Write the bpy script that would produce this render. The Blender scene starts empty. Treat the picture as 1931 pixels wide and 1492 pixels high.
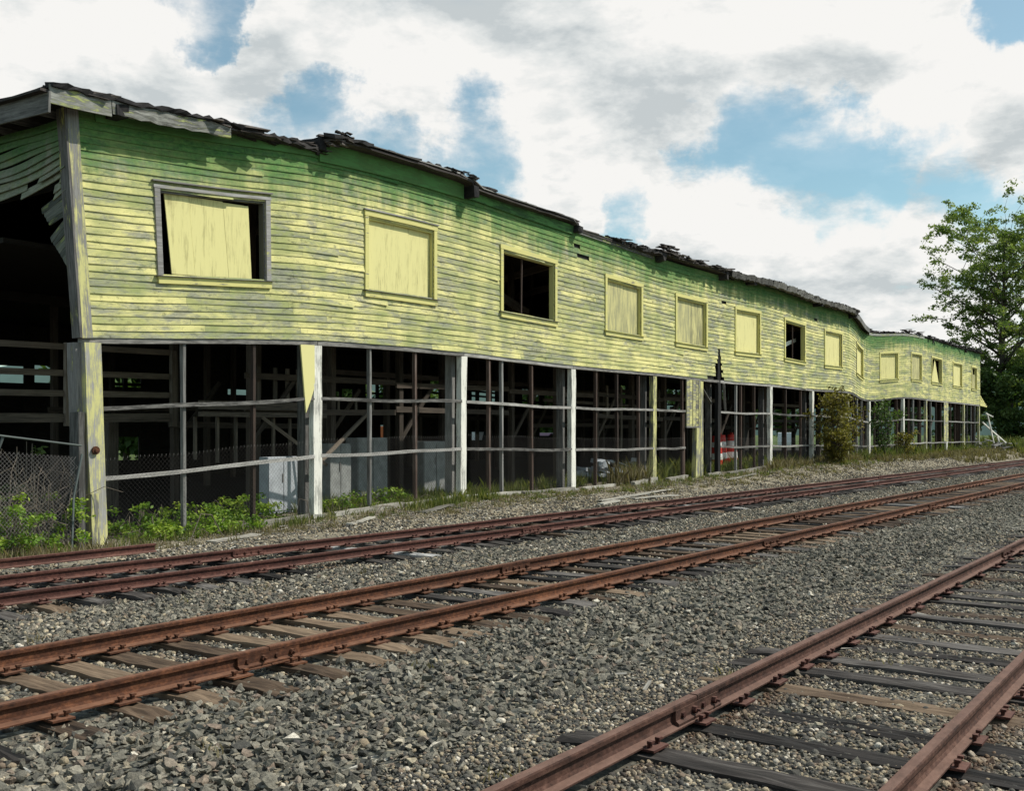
import bpy, bmesh, math, random
import numpy as np
from mathutils import Vector, Matrix, noise as mnoise

rng = np.random.default_rng(11)
random.seed(7)
R = math.radians
scene = bpy.context.scene
C = scene.collection

# ---------------------------------------------------------------- camera
TH = math.atan(1384.5 / 1931.0)           # the tracks run along +X, 35.6 degrees right of the view
CT, ST = math.cos(TH), math.sin(TH)
CAMZ = 1.85
cam_d = bpy.data.cameras.new('camera')
cam_d.sensor_width = 36.0
cam_d.lens = 36.0
cam_d.shift_y = 73.0 / 1931.0
cam_d.clip_start = 0.05
cam_d.clip_end = 6000
cam = bpy.data.objects.new('camera', cam_d)
cam.location = (0, 0, CAMZ)
cam.rotation_euler = (R(90), 0, TH - R(90))
C.objects.link(cam)
scene.camera = cam

def at(x, y, Y):
    """point of the place seen at photo pixel x,y on the plane Y"""
    u = (x - 965.5) / 1931.0
    Z = Y / (ST - u * CT)
    return Vector((Z * (CT + u * ST), Y, (819.0 - y) / 1931.0 * Z + CAMZ))

def compass(x, y):
    u = (x - 965.5) / 1931.0
    return Vector((CT + u * ST, ST - u * CT, (819.0 - y) / 1931.0)).normalized()

# ---------------------------------------------------------------- light
SUN_DIR = Vector((0.50, -0.62, 0.0)).normalized() * math.cos(R(50)) + Vector((0, 0, math.sin(R(50))))
sun_d = bpy.data.lights.new('sun', 'SUN')
sun_d.energy = 4.8
sun_d.angle = R(0.6)
sun_d.color = (1.0, 0.95, 0.86)
sun = bpy.data.objects.new('sun', sun_d)
sun.rotation_euler = SUN_DIR.to_track_quat('Z', 'Y').to_euler()
sun.location = SUN_DIR * 60
C.objects.link(sun)

scene.view_settings.view_transform = 'Standard'
scene.view_settings.look = 'None'
scene.view_settings.exposure = 0.0
scene.view_settings.gamma = 1.0
scene.view_settings.use_curve_mapping = False
scene.cycles.use_denoising = True
scene.cycles.max_bounces = 5
scene.cycles.diffuse_bounces = 3
scene.cycles.transparent_max_bounces = 8

# ---------------------------------------------------------------- node helper
class NT:
    def __init__(self, tree):
        self.t = tree; self.n = tree.nodes; self.l = tree.links
    def node(self, typ, **kw):
        n = self.n.new(typ)
        for k, v in kw.items(): setattr(n, k, v)
        return n
    def put(self, sock, v):
        if v is None: return
        if hasattr(v, 'links'): self.l.new(v, sock)
        elif isinstance(v, (tuple, list)) and len(v) == 3 and sock.type == 'RGBA': sock.default_value = (*v, 1)
        else: sock.default_value = v
    def math(self, op, a, b=None, c=None, clamp=False):
        n = self.node('ShaderNodeMath', operation=op, use_clamp=clamp)
        for i, v in enumerate((a, b, c)): self.put(n.inputs[i], v)
        return n.outputs[0]
    def vmath(self, op, a, b=None):
        n = self.node('ShaderNodeVectorMath', operation=op)
        self.put(n.inputs[0], a)
        if b is not None:
            self.put(n.inputs[3] if op == 'SCALE' else n.inputs[1], b)
        return n.outputs[1] if op in ('DOT_PRODUCT', 'LENGTH', 'DISTANCE') else n.outputs[0]
    def noise(self, vec, scale=1.0, detail=4.0, rough=0.55, dist=0.0, out=0):
        n = self.node('ShaderNodeTexNoise')
        self.put(n.inputs['Vector'], vec)
        n.inputs['Scale'].default_value = scale; n.inputs['Detail'].default_value = detail
        n.inputs['Roughness'].default_value = rough; n.inputs['Distortion'].default_value = dist
        return n.outputs[out]
    def step(self, v, a, b):
        n = self.node('ShaderNodeMapRange', interpolation_type='SMOOTHSTEP')
        self.put(n.inputs[0], v); self.put(n.inputs[1], a); self.put(n.inputs[2], b)
        n.inputs[3].default_value = 0; n.inputs[4].default_value = 1
        return n.outputs[0]
    def mix(self, f, a, b, blend='MIX'):
        n = self.node('ShaderNodeMix', data_type='RGBA', blend_type=blend)
        self.put(n.inputs[0], f); self.put(n.inputs[6], a); self.put(n.inputs[7], b)
        return n.outputs[2]
    def ramp(self, f, stops):
        n = self.node('ShaderNodeValToRGB'); e = n.color_ramp.elements
        while len(e) < len(stops): e.new(0.5)
        for el, (p, c) in zip(e, stops): el.position = p; el.color = (*c, 1)
        self.put(n.inputs[0], f); return n.outputs[0]
    def scale3(self, v, s):
        n = self.node('ShaderNodeMapping'); self.put(n.inputs[0], v); n.inputs['Scale'].default_value = s
        return n.outputs[0]
    def attr(self, name, typ='GEOMETRY', out='Fac'):
        n = self.node('ShaderNodeAttribute', attribute_name=name, attribute_type=typ); return n.outputs[out]
    def bump(self, h, strength=0.4, dist=0.02):
        n = self.node('ShaderNodeBump'); n.inputs['Strength'].default_value = strength
        n.inputs['Distance'].default_value = dist; self.put(n.inputs['Height'], h); return n.outputs[0]

def new_mat(name):
    m = bpy.data.materials.new(name); m.use_nodes = True
    k = NT(m.node_tree); b = m.node_tree.nodes['Principled BSDF']
    b.inputs['Roughness'].default_value = 0.8
    b.inputs['Specular IOR Level'].default_value = 0.25
    return m, k, b

# ---------------------------------------------------------------- sky
world = bpy.data.worlds.new('World'); scene.world = world; world.use_nodes = True
wk = NT(world.node_tree)
bg = world.node_tree.nodes['Background']
sky = wk.node('ShaderNodeTexSky', sky_type='NISHITA')
sky.sun_disc = False
sky.sun_elevation = R(50)
sky.sun_rotation = math.atan2(SUN_DIR.x, SUN_DIR.y)
sky.air_density = 1.0; sky.dust_density = 0.6; sky.ozone_density = 1.6
tc = wk.node('ShaderNodeTexCoord').outputs['Generated']
w1 = wk.noise(tc, 4.0, 2, 0.5, 0, 1)
w2 = wk.noise(tc, 10.0, 6, 0.66, 0, 1)
wv = wk.vmath('ADD', tc, wk.vmath('ADD', wk.vmath('SCALE', wk.vmath('SUBTRACT', w1, (0.5, 0.5, 0.5)), 0.22),
                                  wk.vmath('SCALE', wk.vmath('SUBTRACT', w2, (0.5, 0.5, 0.5)), 0.16)))
dirn = wk.vmath('NORMALIZE', wv)
# heaps and gaps of cloud by compass direction: (photo x, y, angular radius deg, weight)
CLOUDS = [(130, 110, 7.5, 1.0), (330, 200, 4.2, .9), (60, 250, 5, .9), (620, 70, 7.5, .85), (900, 90, 8, .9), (1200, 110, 8, .95), (1480, 100, 7, .95), (1700, 120, 6, .9),
          (1030, 330, 4.0, .95), (1200, 320, 3.8, .95), (1120, 240, 4, .8), (1420, 410, 3.6, 1.0), (1330, 470, 4, 1.0), (1560, 490, 5.0, 1.0), (1700, 470, 3.2, .9), (1560, 600, 6, .8),
          (1780, 260, 4.6, .85), (1890, 200, 4, .7), (740, 250, 2.6, .40), (1760, 640, 6, .6)]
GAPS = [(720, 225, 2.6, .8), (790, 270, 2.6, .8), (980, 285, 1.6, .6), (1500, 330, 2.6, .9), (1690, 300, 2.0, .8), (1380, 270, 2.4, .8), (330, 40, 2.0, .95), (400, 85, 1.2, .8), (250, 5, 1.9, .8), (650, 210, 2.8, .85), (680, 200, 2.4, .6), (880, 280, 3.6, 1.0), (940, 240, 2.0, .7), (560, 290, 2.2, .5), (800, 320, 3, .8), (1420, 280, 3.6, 1.0),
        (1560, 290, 3.0, 1.0), (1340, 330, 2.4, .7), (1640, 330, 3.0, .9), (1560, 390, 2.2, .8), (1890, 20, 2.8, 1.1), (1170, 410, 2.0, .8), (1790, 400, 2.6, .7), (1650, 400, 2.0, .7)]
def heap(lst):
    tot = None
    for (x, y, r, w) in lst:
        d = wk.vmath('DOT_PRODUCT', dirn, tuple(compass(x, y)))
        s_ = wk.math('MULTIPLY', wk.step(d, math.cos(R(r * 1.45)), math.cos(R(r * 0.25))), w)
        tot = s_ if tot is None else wk.math('SMOOTH_MAX', tot, s_, 0.15)
    return tot
sp = wk.node('ShaderNodeSeparateXYZ'); wk.put(sp.inputs[0], tc)
def fbm(v):
    q = wk.node('ShaderNodeSeparateXYZ'); wk.put(q.inputs[0], v)
    flat = wk.node('ShaderNodeCombineXYZ')
    zz = wk.math('ADD', wk.math('ABSOLUTE', q.outputs[2]), 0.30)
    wk.put(flat.inputs[0], wk.math('DIVIDE', q.outputs[0], zz)); wk.put(flat.inputs[1], wk.math('DIVIDE', q.outputs[1], zz))
    wk.put(flat.inputs[2], wk.math('MULTIPLY', q.outputs[2], 2.2))
    return wk.noise(flat.outputs[0], 4.2, 9, 0.60, 0.15)
n_a = fbm(tc)
n_b = fbm(wk.vmath('ADD', tc, tuple(SUN_DIR * 0.030 + Vector((0, 0, 0.035)))))
dens = wk.math('SUBTRACT', heap(CLOUDS), wk.math('MULTIPLY', heap(GAPS), 0.93))
dens = wk.math('ADD', dens, wk.math('MULTIPLY_ADD', n_a, 2.0, -0.86))
mask = wk.math('MULTIPLY_ADD', wk.step(dens, 0.0, 0.66), 0.88, 0.12)
relief = wk.math('MULTIPLY_ADD', wk.math('SUBTRACT', n_a, n_b), 3.6, 0.47)
bright = wk.math('ADD', relief, wk.math('MULTIPLY', wk.math('SUBTRACT', 1.0, wk.step(dens, 0.5, 1.35)), 0.30))
ccol = wk.ramp(bright, [(0.15, (0.56, 0.605, 0.62)), (0.50, (0.755, 0.78, 0.775)), (0.85, (0.93, 0.92, 0.895))])
skyc = wk.mix(1.0, wk.vmath('SCALE', sky.outputs[0], 0.135), (0.92, 1.12, 0.95), 'MULTIPLY')
wk.put(bg.inputs[0], wk.mix(mask, skyc, ccol))
bg.inputs[1].default_value = 1.0

# ---------------------------------------------------------------- mesh helpers
class MB:
    """collects boxes, tubes and strips; build() links them as ONE mesh object"""
    def __init__(self): self.v = []; self.f = []; self.uv = []; self.rnd = []; self.smooth = False
    def face(self, idx, uvs=None, r=0.5):
        self.f.append(idx); self.uv.append(uvs); self.rnd.append(r)
    def beam(self, p0, p1, w, h, up=(0, 0, 1), segs=1, jit=0.0, r=None, taper=1.0):
        p0 = Vector(p0); p1 = Vector(p1); d = p1 - p0; L = d.length
        d.normalize(); up = Vector(up)
        if abs(d.dot(up)) > 0.98: up = Vector((0, 1, 0)) if abs(d.y) < 0.9 else Vector((1, 0, 0))
        s = d.cross(up).normalized(); u = s.cross(d).normalized()
        r = random.random() if r is None else r
        b = len(self.v); o = random.random() * 20
        for i in range(segs + 1):
            t = i / segs; c = p0 + d * (L * t); k = 1 + (taper - 1) * t
            for a, e in ((-1, -1), (1, -1), (1, 1), (-1, 1)):
                j = Vector((random.uniform(-jit, jit), random.uniform(-jit, jit), random.uniform(-jit, jit))) if jit else Vector((0, 0, 0))
                self.v.append(c + s * (a * w / 2 * k) + u * (e * h / 2 * k) + j)
        per = [0, w, w + h, 2 * w + h, 2 * w + 2 * h]
        for i in range(segs):
            q = b + i * 4; u0 = o + L * i / segs; u1 = o + L * (i + 1) / segs
            for k in range(4):
                k2 = (k + 1) % 4
                self.face((q + k, q + k2, q + 4 + k2, q + 4 + k), ((u0, per[k]), (u0, per[k + 1]), (u1, per[k + 1]), (u1, per[k])), r)
        e = b + segs * 4
        self.face((b + 3, b + 2, b + 1, b), ((o, 0), (o, w), (o + h, w), (o + h, 0)), r)
        self.face((e, e + 1, e + 2, e + 3), ((o, 0), (o, w), (o + h, w), (o + h, 0)), r)
        return self
    def poly(self, pts, w, h, jit=0.0, r=None, up=(0, 0, 1)):
        """one continuous board through several points"""
        pts = [Vector(p) for p in pts]; r = random.random() if r is None else r; b = len(self.v); up = Vector(up); o = random.random() * 20
        for i, c in enumerate(pts):
            d = (pts[min(i + 1, len(pts) - 1)] - pts[max(i - 1, 0)]).normalized(); s = d.cross(up).normalized(); u = s.cross(d)
            for a, e in ((-1, -1), (1, -1), (1, 1), (-1, 1)):
                j = Vector((0, random.uniform(-jit, jit), random.uniform(-jit, jit)))
                self.v.append(c + s * (a * w / 2) + u * (e * h / 2) + j)
        per = [0, w, w + h, 2 * w + h, 2 * w + 2 * h]; L = 0
        for i in range(len(pts) - 1):
            q = b + i * 4; u0 = o + L; L += (pts[i + 1] - pts[i]).length; u1 = o + L
            for k in range(4):
                k2 = (k + 1) % 4
                self.face((q + k, q + k2, q + 4 + k2, q + 4 + k), ((u0, per[k]), (u0, per[k + 1]), (u1, per[k + 1]), (u1, per[k])), r)
        e = b + (len(pts) - 1) * 4
        self.face((b + 3, b + 2, b + 1, b), None, r); self.face((e, e + 1, e + 2, e + 3), None, r)
        return self
    def box(self, lo, hi, **k):
        lo = Vector(lo); hi = Vector(hi)
        return self.beam(((lo.x), (lo.y + hi.y) / 2, (lo.z + hi.z) / 2), (hi.x, (lo.y + hi.y) / 2, (lo.z + hi.z) / 2), hi.y - lo.y, hi.z - lo.z, **k)
    def tube(self, pts, rad, n=6, r=0.5):
        pts = [Vector(p) for p in pts]
        rads = rad if isinstance(rad, (list, tuple)) else [rad] * len(pts)
        b = len(self.v)
        for i, p in enumerate(pts):
            d = (pts[min(i + 1, len(pts) - 1)] - pts[max(i - 1, 0)]).normalized()
            a = Vector((0, 0, 1)) if abs(d.z) < 0.9 else Vector((1, 0, 0))
            s = d.cross(a).normalized(); u = s.cross(d)
            for k in range(n):
                an = 2 * math.pi * k / n
                self.v.append(p + (s * math.cos(an) + u * math.sin(an)) * rads[i])
        for i in range(len(pts) - 1):
            for k in range(n):
                k2 = (k + 1) % n; q = b + i * n
                self.face((q + k, q + k2, q + n + k2, q + n + k), ((i, k / n), (i, (k + 1) / n), (i + 1, (k + 1) / n), (i + 1, k / n)), r)
        self.face(tuple(range(b + n - 1, b - 1, -1)), None, r)
        e = b + (len(pts) - 1) * n
        self.face(tuple(range(e, e + n)), None, r)
        return self
    def prism(self, poly, axis_vec, r=0.5):
        """closed prism: polygon points swept by a vector"""
        b = len(self.v); n = len(poly); a = Vector(axis_vec)
        for p in poly: self.v.append(Vector(p))
        for p in poly: self.v.append(Vector(p) + a)
        self.face(tuple(range(b + n - 1, b - 1, -1)), None, r); self.face(tuple(range(b + n, b + 2 * n)), None, r)
        for k in range(n):
            k2 = (k + 1) % n
            self.face((b + k, b + k2, b + n + k2, b + n + k), ((0, 0), (1, 0), (1, 1), (0, 1)), r)
        return self
    def mesh(self, name):
        me = bpy.data.meshes.new(name)
        me.from_pydata([tuple(v) for v in self.v], [], self.f)
        uvl = me.uv_layers.new(name='UVMap')
        flat = []
        for f, u in zip(self.f, self.uv):
            if u is None: u = [(0, 0)] * len(f)
            for a in u: flat += [a[0], a[1]]
        uvl.data.foreach_set('uv', flat)
        at_ = me.attributes.new('rnd', 'FLOAT', 'FACE'); at_.data.foreach_set('value', self.rnd)
        if self.smooth: me.polygons.foreach_set('use_smooth', [True] * len(self.f))
        me.validate(); me.update()
        return me
    def build(self, name, mat, parent=None):
        return link(name, self.mesh(name), mat, parent)

def link(name, me, mat, parent=None):
    o = bpy.data.objects.new(name, me); C.objects.link(o)
    if mat is not None and len(me.materials) == 0: me.materials.append(mat)
    if parent is not None: o.parent = parent
    return o

def npmesh(name, verts, faces, rnd=None, uv=None, smooth=False):
    """fast mesh from arrays; all faces the same size"""
    me = bpy.data.meshes.new(name); nv, (nf, k) = len(verts), faces.shape
    me.vertices.add(nv); me.vertices.foreach_set('co', np.asarray(verts, np.float32).ravel())
    me.loops.add(nf * k); me.loops.foreach_set('vertex_index', faces.astype(np.int32).ravel())
    me.polygons.add(nf); me.polygons.foreach_set('loop_start', np.arange(0, nf * k, k, dtype=np.int32))
    me.polygons.foreach_set('loop_total', np.full(nf, k, np.int32))
    if smooth: me.polygons.foreach_set('use_smooth', np.ones(nf, bool))
    if rnd is not None:
        a = me.attributes.new('rnd', 'FLOAT', 'FACE'); a.data.foreach_set('value', np.asarray(rnd, np.float32))
    me.update(); me.validate()
    return me

def tag(o, label=None, cat=None, group=None, kind=None):
    if label: o['label'] = label
    if cat: o['category'] = cat
    if group: o['group'] = group
    if kind: o['kind'] = kind
    return o

def empty(name, loc, label, cat, group=None):
    o = bpy.data.objects.new(name, None); C.objects.link(o); o.location = loc
    o.empty_display_size = 0.3
    return tag(o, label, cat, group)

def local(o, root):
    """keep world-placed mesh where it is under a root that sits elsewhere"""
    o.parent = root; o.matrix_parent_inverse = Matrix.Translation(root.location).inverted()
    return o

# ---------------------------------------------------------------- materials
M = {}

def siding_mat(name, yellow, lime, grey_amt, green_amt):
    m, k, b = new_mat(name)
    uvn = k.node('ShaderNodeUVMap', uv_map='UVMap').outputs[0]
    rnd = k.attr('rnd'); top = k.attr('top')
    off = k.node('ShaderNodeCombineXYZ'); k.put(off.inputs[2], k.math('MULTIPLY', rnd, 37.0))
    v = k.vmath('ADD', uvn, off.outputs[0])
    big = k.noise(k.scale3(uvn, (0.30, 0.55, 1)), 1.0, 4, 0.6)
    col = k.noise(k.scale3(uvn, (1.1, 0.12, 1)), 1.0, 3, 0.5)
    grain = k.noise(k.scale3(v, (1.6, 9.0, 1)), 1.0, 7, 0.68)
    fine = k.noise(k.scale3(v, (5.0, 60.0, 1)), 1.0, 5, 0.7)
    flake = k.noise(k.scale3(v, (9.0, 14.0, 1)), 1.0, 5, 0.7)
    # paint tone
    wash = k.noise(k.scale3(uvn, (0.55, 2.2, 1)), 1.0, 8, 0.7, 0.3)
    tone = k.step(k.math('ADD', k.math('MULTIPLY', wash, 0.95), k.math('ADD', k.math('MULTIPLY', col, 0.45), k.math('MULTIPLY', rnd, 0.16))), 0.56, 0.98)
    paint = k.mix(tone, yellow, lime)
    paint = k.mix(k.step(flake, 0.60, 0.74), paint, tuple(c * 0.72 for c in lime))
    # bare weathered wood
    wood = k.ramp(fine, [(0.28, (0.10, 0.10, 0.08)), (0.55, (0.27, 0.275, 0.225)), (0.8, (0.44, 0.44, 0.37))])
    pe = k.math('ADD', k.math('MULTIPLY', grain, 0.62), k.math('ADD', k.math('MULTIPLY', big, 0.36), k.math('MULTIPLY_ADD', rnd, 0.10, k.math('MULTIPLY', fine, 0.10))))
    blot = k.noise(k.scale3(uvn, (0.9, 2.9, 1)), 1.0, 11, 0.78, 0.5)
    pe = k.math('ADD', k.math('MULTIPLY', blot, 0.62), k.math('ADD', k.math('MULTIPLY', grain, 0.26), k.math('ADD', k.math('MULTIPLY', big, 0.18), k.math('MULTIPLY_ADD', rnd, 0.05, k.math('MULTIPLY', fine, 0.10)))))
    bare = k.step(pe, 0.610 - grey_amt, 0.745 - grey_amt)
    base = k.mix(k.math('MULTIPLY', bare, 0.85), paint, wood)
    grime = k.step(k.math('ADD', k.math('MULTIPLY', flake, 0.5), k.math('MULTIPLY', grain, 0.5)), 0.53, 0.70)
    base = k.mix(k.math('MULTIPLY', grime, 0.72), base, (0.075, 0.09, 0.04))
    soot = k.step(k.math('ADD', k.math('MULTIPLY', k.noise(k.scale3(v, (3.0, 7.0, 1)), 1.0, 6, 0.75), 0.8), k.math('MULTIPLY', big, 0.3)), 0.60, 0.74)
    base = k.mix(k.math('MULTIPLY', soot, 0.75), base, (0.045, 0.05, 0.03))
    nl = k.noise(k.scale3(v, (14.0, 30.0, 1)), 1.0, 3, 0.6)
    base = k.mix(k.math('MULTIPLY', k.step(nl, 0.64, 0.74), 0.6), base, (0.10, 0.075, 0.035))
    # green algae growing down from the eave in streaks
    streak = k.noise(k.scale3(uvn, (1.7, 0.28, 1)), 1.0, 5, 0.65)
    big2 = k.noise(k.scale3(uvn, (0.18, 0.2, 1)), 1.0, 2, 0.5)
    reach = k.math('MULTIPLY_ADD', streak, 3.0, k.math('MULTIPLY_ADD', big2, 1.8, -1.35))
    su = k.node('ShaderNodeSeparateXYZ'); k.put(su.inputs[0], uvn)
    reach = k.math('ADD', reach, k.math('MULTIPLY', k.math('SUBTRACT', 1.0, k.step(su.outputs[0], 12.5, 20.5)), 0.5))
    moss = k.step(k.noise(k.scale3(uvn, (0.8, 1.1, 1)), 1.0, 8, 0.74, 0.4), 0.50, 0.68)
    base = k.mix(k.math('MULTIPLY', moss, 0.26), base, (0.15, 0.25, 0.07))
    alg = k.math('SUBTRACT', 1.0, k.step(k.math('DIVIDE', top, k.math('MAXIMUM', reach, 0.12)), 0.25, 1.25))
    alg = k.math('MULTIPLY', alg, k.math('MULTIPLY_ADD', grain, 0.7, green_amt + .12))
    gcol = k.ramp(flake, [(0.3, (0.025, 0.085, 0.025)), (0.6, (0.07, 0.20, 0.045)), (0.8, (0.20, 0.33, 0.09))])
    base = k.mix(k.math('MULTIPLY', alg, 1.0, None, True), base, gcol)
    k.put(b.inputs['Base Color'], base)
    h = k.math('ADD', k.math('MULTIPLY', fine, 0.5), k.math('MULTIPLY', bare, -0.5))
    k.put(b.inputs['Normal'], k.bump(h, 0.5, 0.012))
    b.inputs['Roughness'].default_value = 0.85
    return m

YEL, LIME = (0.74, 0.675, 0.285), (0.30, 0.325, 0.13)
M['siding'] = siding_mat('peeling_yellow_paint', YEL, LIME, 0.045, 0.42)
M['siding_end_shade'] = siding_mat('bare_shaded_end_boards', (0.36, 0.36, 0.12), (0.17, 0.24, 0.10), 0.17, 0.30)  # siding again: end wall's shade put into darker paint, plus more bare wood

def wood_mat(name, stops, sc=(1.5, 26), paint=None, cover=0.5, bump=0.5, rough=0.85, useobj=False, soft=.04, blsc=(1.2, 3.0)):
    m, k, b = new_mat(name)
    rnd = k.attr('rnd')
    if useobj: rnd = k.node('ShaderNodeObjectInfo').outputs['Random']
    off = k.node('ShaderNodeCombineXYZ'); k.put(off.inputs[2], k.math('MULTIPLY', rnd, 61.0))
    uvn = k.vmath('ADD', k.node('ShaderNodeUVMap', uv_map='UVMap').outputs[0], off.outputs[0])
    g = k.noise(k.scale3(uvn, (sc[0], sc[1], 1)), 1.0, 6, 0.65, 0.3)
    bl = k.noise(k.scale3(uvn, (blsc[0], blsc[1], 1)), 1.0, 6, 0.68)
    f = k.math('ADD', k.math('MULTIPLY', g, 0.7), k.math('ADD', k.math('MULTIPLY', bl, 0.35), k.math('MULTIPLY_ADD', rnd, 0.3, -0.18)))
    c = k.ramp(f, stops)
    if paint is not None:
        pk = k.math('ADD', k.math('MULTIPLY', g, 0.45), k.math('MULTIPLY', bl, 0.55))
        c = k.mix(k.step(pk, cover + soft, cover - soft), c, paint)
    k.put(b.inputs['Base Color'], c)
    k.put(b.inputs['Normal'], k.bump(g, bump, 0.01))
    b.inputs['Roughness'].default_value = rough
    M[name] = m
    return m

GREY = [(0.30, (0.05, 0.048, 0.045)), (0.50, (0.17, 0.165, 0.155)), (0.75, (0.36, 0.35, 0.33))]
wood_mat('grey_wood', GREY)
wood_mat('casing_paint', GREY, paint=(0.62, 0.575, 0.22), cover=0.585)
wood_mat('casing_grey', [(0.3, (0.08, 0.075, 0.07)), (0.55, (0.24, 0.23, 0.22)), (0.8, (0.42, 0.41, 0.39))], paint=(0.50, 0.5, 0.17), cover=0.40)
wood_mat('panel_paint', [(0.3, (0.25, 0.22, 0.09)), (0.7, (0.42, 0.38, 0.17))], sc=(22, 2.2), paint=(0.70, 0.645, 0.29), cover=0.60, bump=0.35, soft=.12, blsc=(4.5, .9))
wood_mat('panel_worn', [(0.3, (0.12, 0.12, 0.07)), (0.7, (0.32, 0.31, 0.18))], sc=(22, 1.5), paint=(0.60, 0.55, 0.25), cover=0.50, bump=0.3, soft=.10, blsc=(6, .8))
wood_mat('white_post', [(0.3, (0.16, 0.155, 0.14)), (0.6, (0.40, 0.39, 0.35))], paint=(0.76, 0.74, 0.66), cover=0.535, soft=.06)
wood_mat('yellow_post', GREY, paint=(0.57, 0.54, 0.23), cover=0.495, soft=.06)
wood_mat('green_fascia', [(0.3, (0.03, 0.07, 0.03)), (0.7, (0.10, 0.20, 0.06))], paint=(0.10, 0.24, 0.07), cover=0.5)
wood_mat('worn_fascia', [(0.36, (0.012, 0.011, 0.010)), (0.5, (0.10, 0.10, 0.09)), (0.75, (0.40, 0.40, 0.36))], sc=(2.5, 18), paint=(0.36, 0.39, 0.15), cover=0.44)
wood_mat('rotten_wood', [(0.3, (0.012, 0.010, 0.009)), (0.55, (0.06, 0.05, 0.045)), (0.85, (0.25, 0.22, 0.20))])
wood_mat('worn_shingle', [(0.3, (0.02, 0.018, 0.016)), (0.5, (0.12, 0.115, 0.10)), (0.75, (0.33, 0.32, 0.29))], sc=(14, 26))
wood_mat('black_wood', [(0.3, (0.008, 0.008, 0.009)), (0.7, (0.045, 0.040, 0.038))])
wood_mat('brown_mullion', [(0.3, (0.030, 0.022, 0.018)), (0.6, (0.085, 0.055, 0.042)), (0.85, (0.20, 0.16, 0.14))])
wood_mat('girt_wood', [(0.32, (0.05, 0.048, 0.045)), (0.5, (0.21, 0.20, 0.185)), (0.75, (0.47, 0.45, 0.42))], sc=(3, 30))
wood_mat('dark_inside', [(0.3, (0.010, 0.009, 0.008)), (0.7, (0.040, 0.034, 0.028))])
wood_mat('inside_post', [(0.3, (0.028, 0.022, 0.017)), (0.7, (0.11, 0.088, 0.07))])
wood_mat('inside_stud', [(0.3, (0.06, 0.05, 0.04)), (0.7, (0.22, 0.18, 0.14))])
wood_mat('end_wood', [(0.3, (0.03, 0.035, 0.03)), (0.55, (0.13, 0.14, 0.12)), (0.8, (0.27, 0.28, 0.22))], paint=(0.26, 0.29, 0.11), cover=.42)
wood_mat('char', [(0.3, (0.004, 0.004, 0.004)), (0.7, (0.015, 0.014, 0.014))])
wood_mat('log_wood', [(0.3, (0.10, 0.095, 0.08)), (0.55, (0.30, 0.28, 0.24)), (0.8, (0.55, 0.53, 0.47))])
wood_mat('tie_brown', [(0.28, (0.016, 0.011, 0.008)), (0.48, (0.090, 0.060, 0.038)), (0.75, (0.25, 0.18, 0.118))], sc=(2.2, 34), bump=0.9, useobj=True)
wood_mat('tie_dark', [(0.30, (0.006, 0.0055, 0.005)), (0.50, (0.040, 0.034, 0.030)), (0.74, (0.17, 0.155, 0.14))], sc=(2.2, 34), bump=0.9, useobj=True)
wood_mat('tie_pale', [(0.25, (0.12, 0.11, 0.10)), (0.6, (0.42, 0.41, 0.39))], sc=(2.2, 34), bump=0.9, useobj=True)

def rust_mat(name, a, b_, c_, wear, rough=0.82):
    m, k, b = new_mat(name)
    g = k.node('ShaderNodeNewGeometry'); p = g.outputs['Position']
    n1 = k.noise(k.scale3(p, (7.0, 14, 14)), 1.0, 7, 0.7)
    n2 = k.noise(p, 70.0, 5, 0.7)
    n3 = k.noise(k.scale3(p, (0.6, 3, 3)), 1.0, 4, 0.6)
    n4 = k.noise(k.scale3(p, (24, 34, 34)), 1.0, 6, 0.7)
    f = k.math('ADD', k.math('MULTIPLY', n1, 0.35), k.math('ADD', k.math('MULTIPLY', n4, 0.4), k.math('MULTIPLY', n3, 0.3)))
    c = k.ramp(f, [(0.40, a), (0.53, b_), (0.66, c_)])
    c = k.mix(k.math('MULTIPLY', k.step(n2, 0.55, 0.72), 0.5), c, a)
    sn = k.node('ShaderNodeSeparateXYZ'); k.put(sn.inputs[0], g.outputs['Normal'])
    c = k.mix(k.math('MULTIPLY', k.step(sn.outputs[2], 0.7, 0.95), k.math('MULTIPLY_ADD', n1, 0.9, 0.1)), c, wear)
    k.put(b.inputs['Base Color'], c)
    k.put(b.inputs['Normal'], k.bump(k.math('ADD', n2, n4), 0.55, 0.005))
    b.inputs['Roughness'].default_value = rough
    b.inputs['Specular IOR Level'].default_value = 0.2
    M[name] = m
rust_mat('rust_orange', (0.022, 0.010, 0.007), (0.076, 0.030, 0.016), (0.19, 0.076, 0.036), (0.20, 0.105, 0.066))
rust_mat('rust_red', (0.024, 0.011, 0.009), (0.066, 0.026, 0.020), (0.145, 0.062, 0.045), (0.17, 0.095, 0.075))
rust_mat('rust_mauve', (0.024, 0.012, 0.009), (0.074, 0.036, 0.026), (0.155, 0.084, 0.061), (0.20, 0.122, 0.094))

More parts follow.
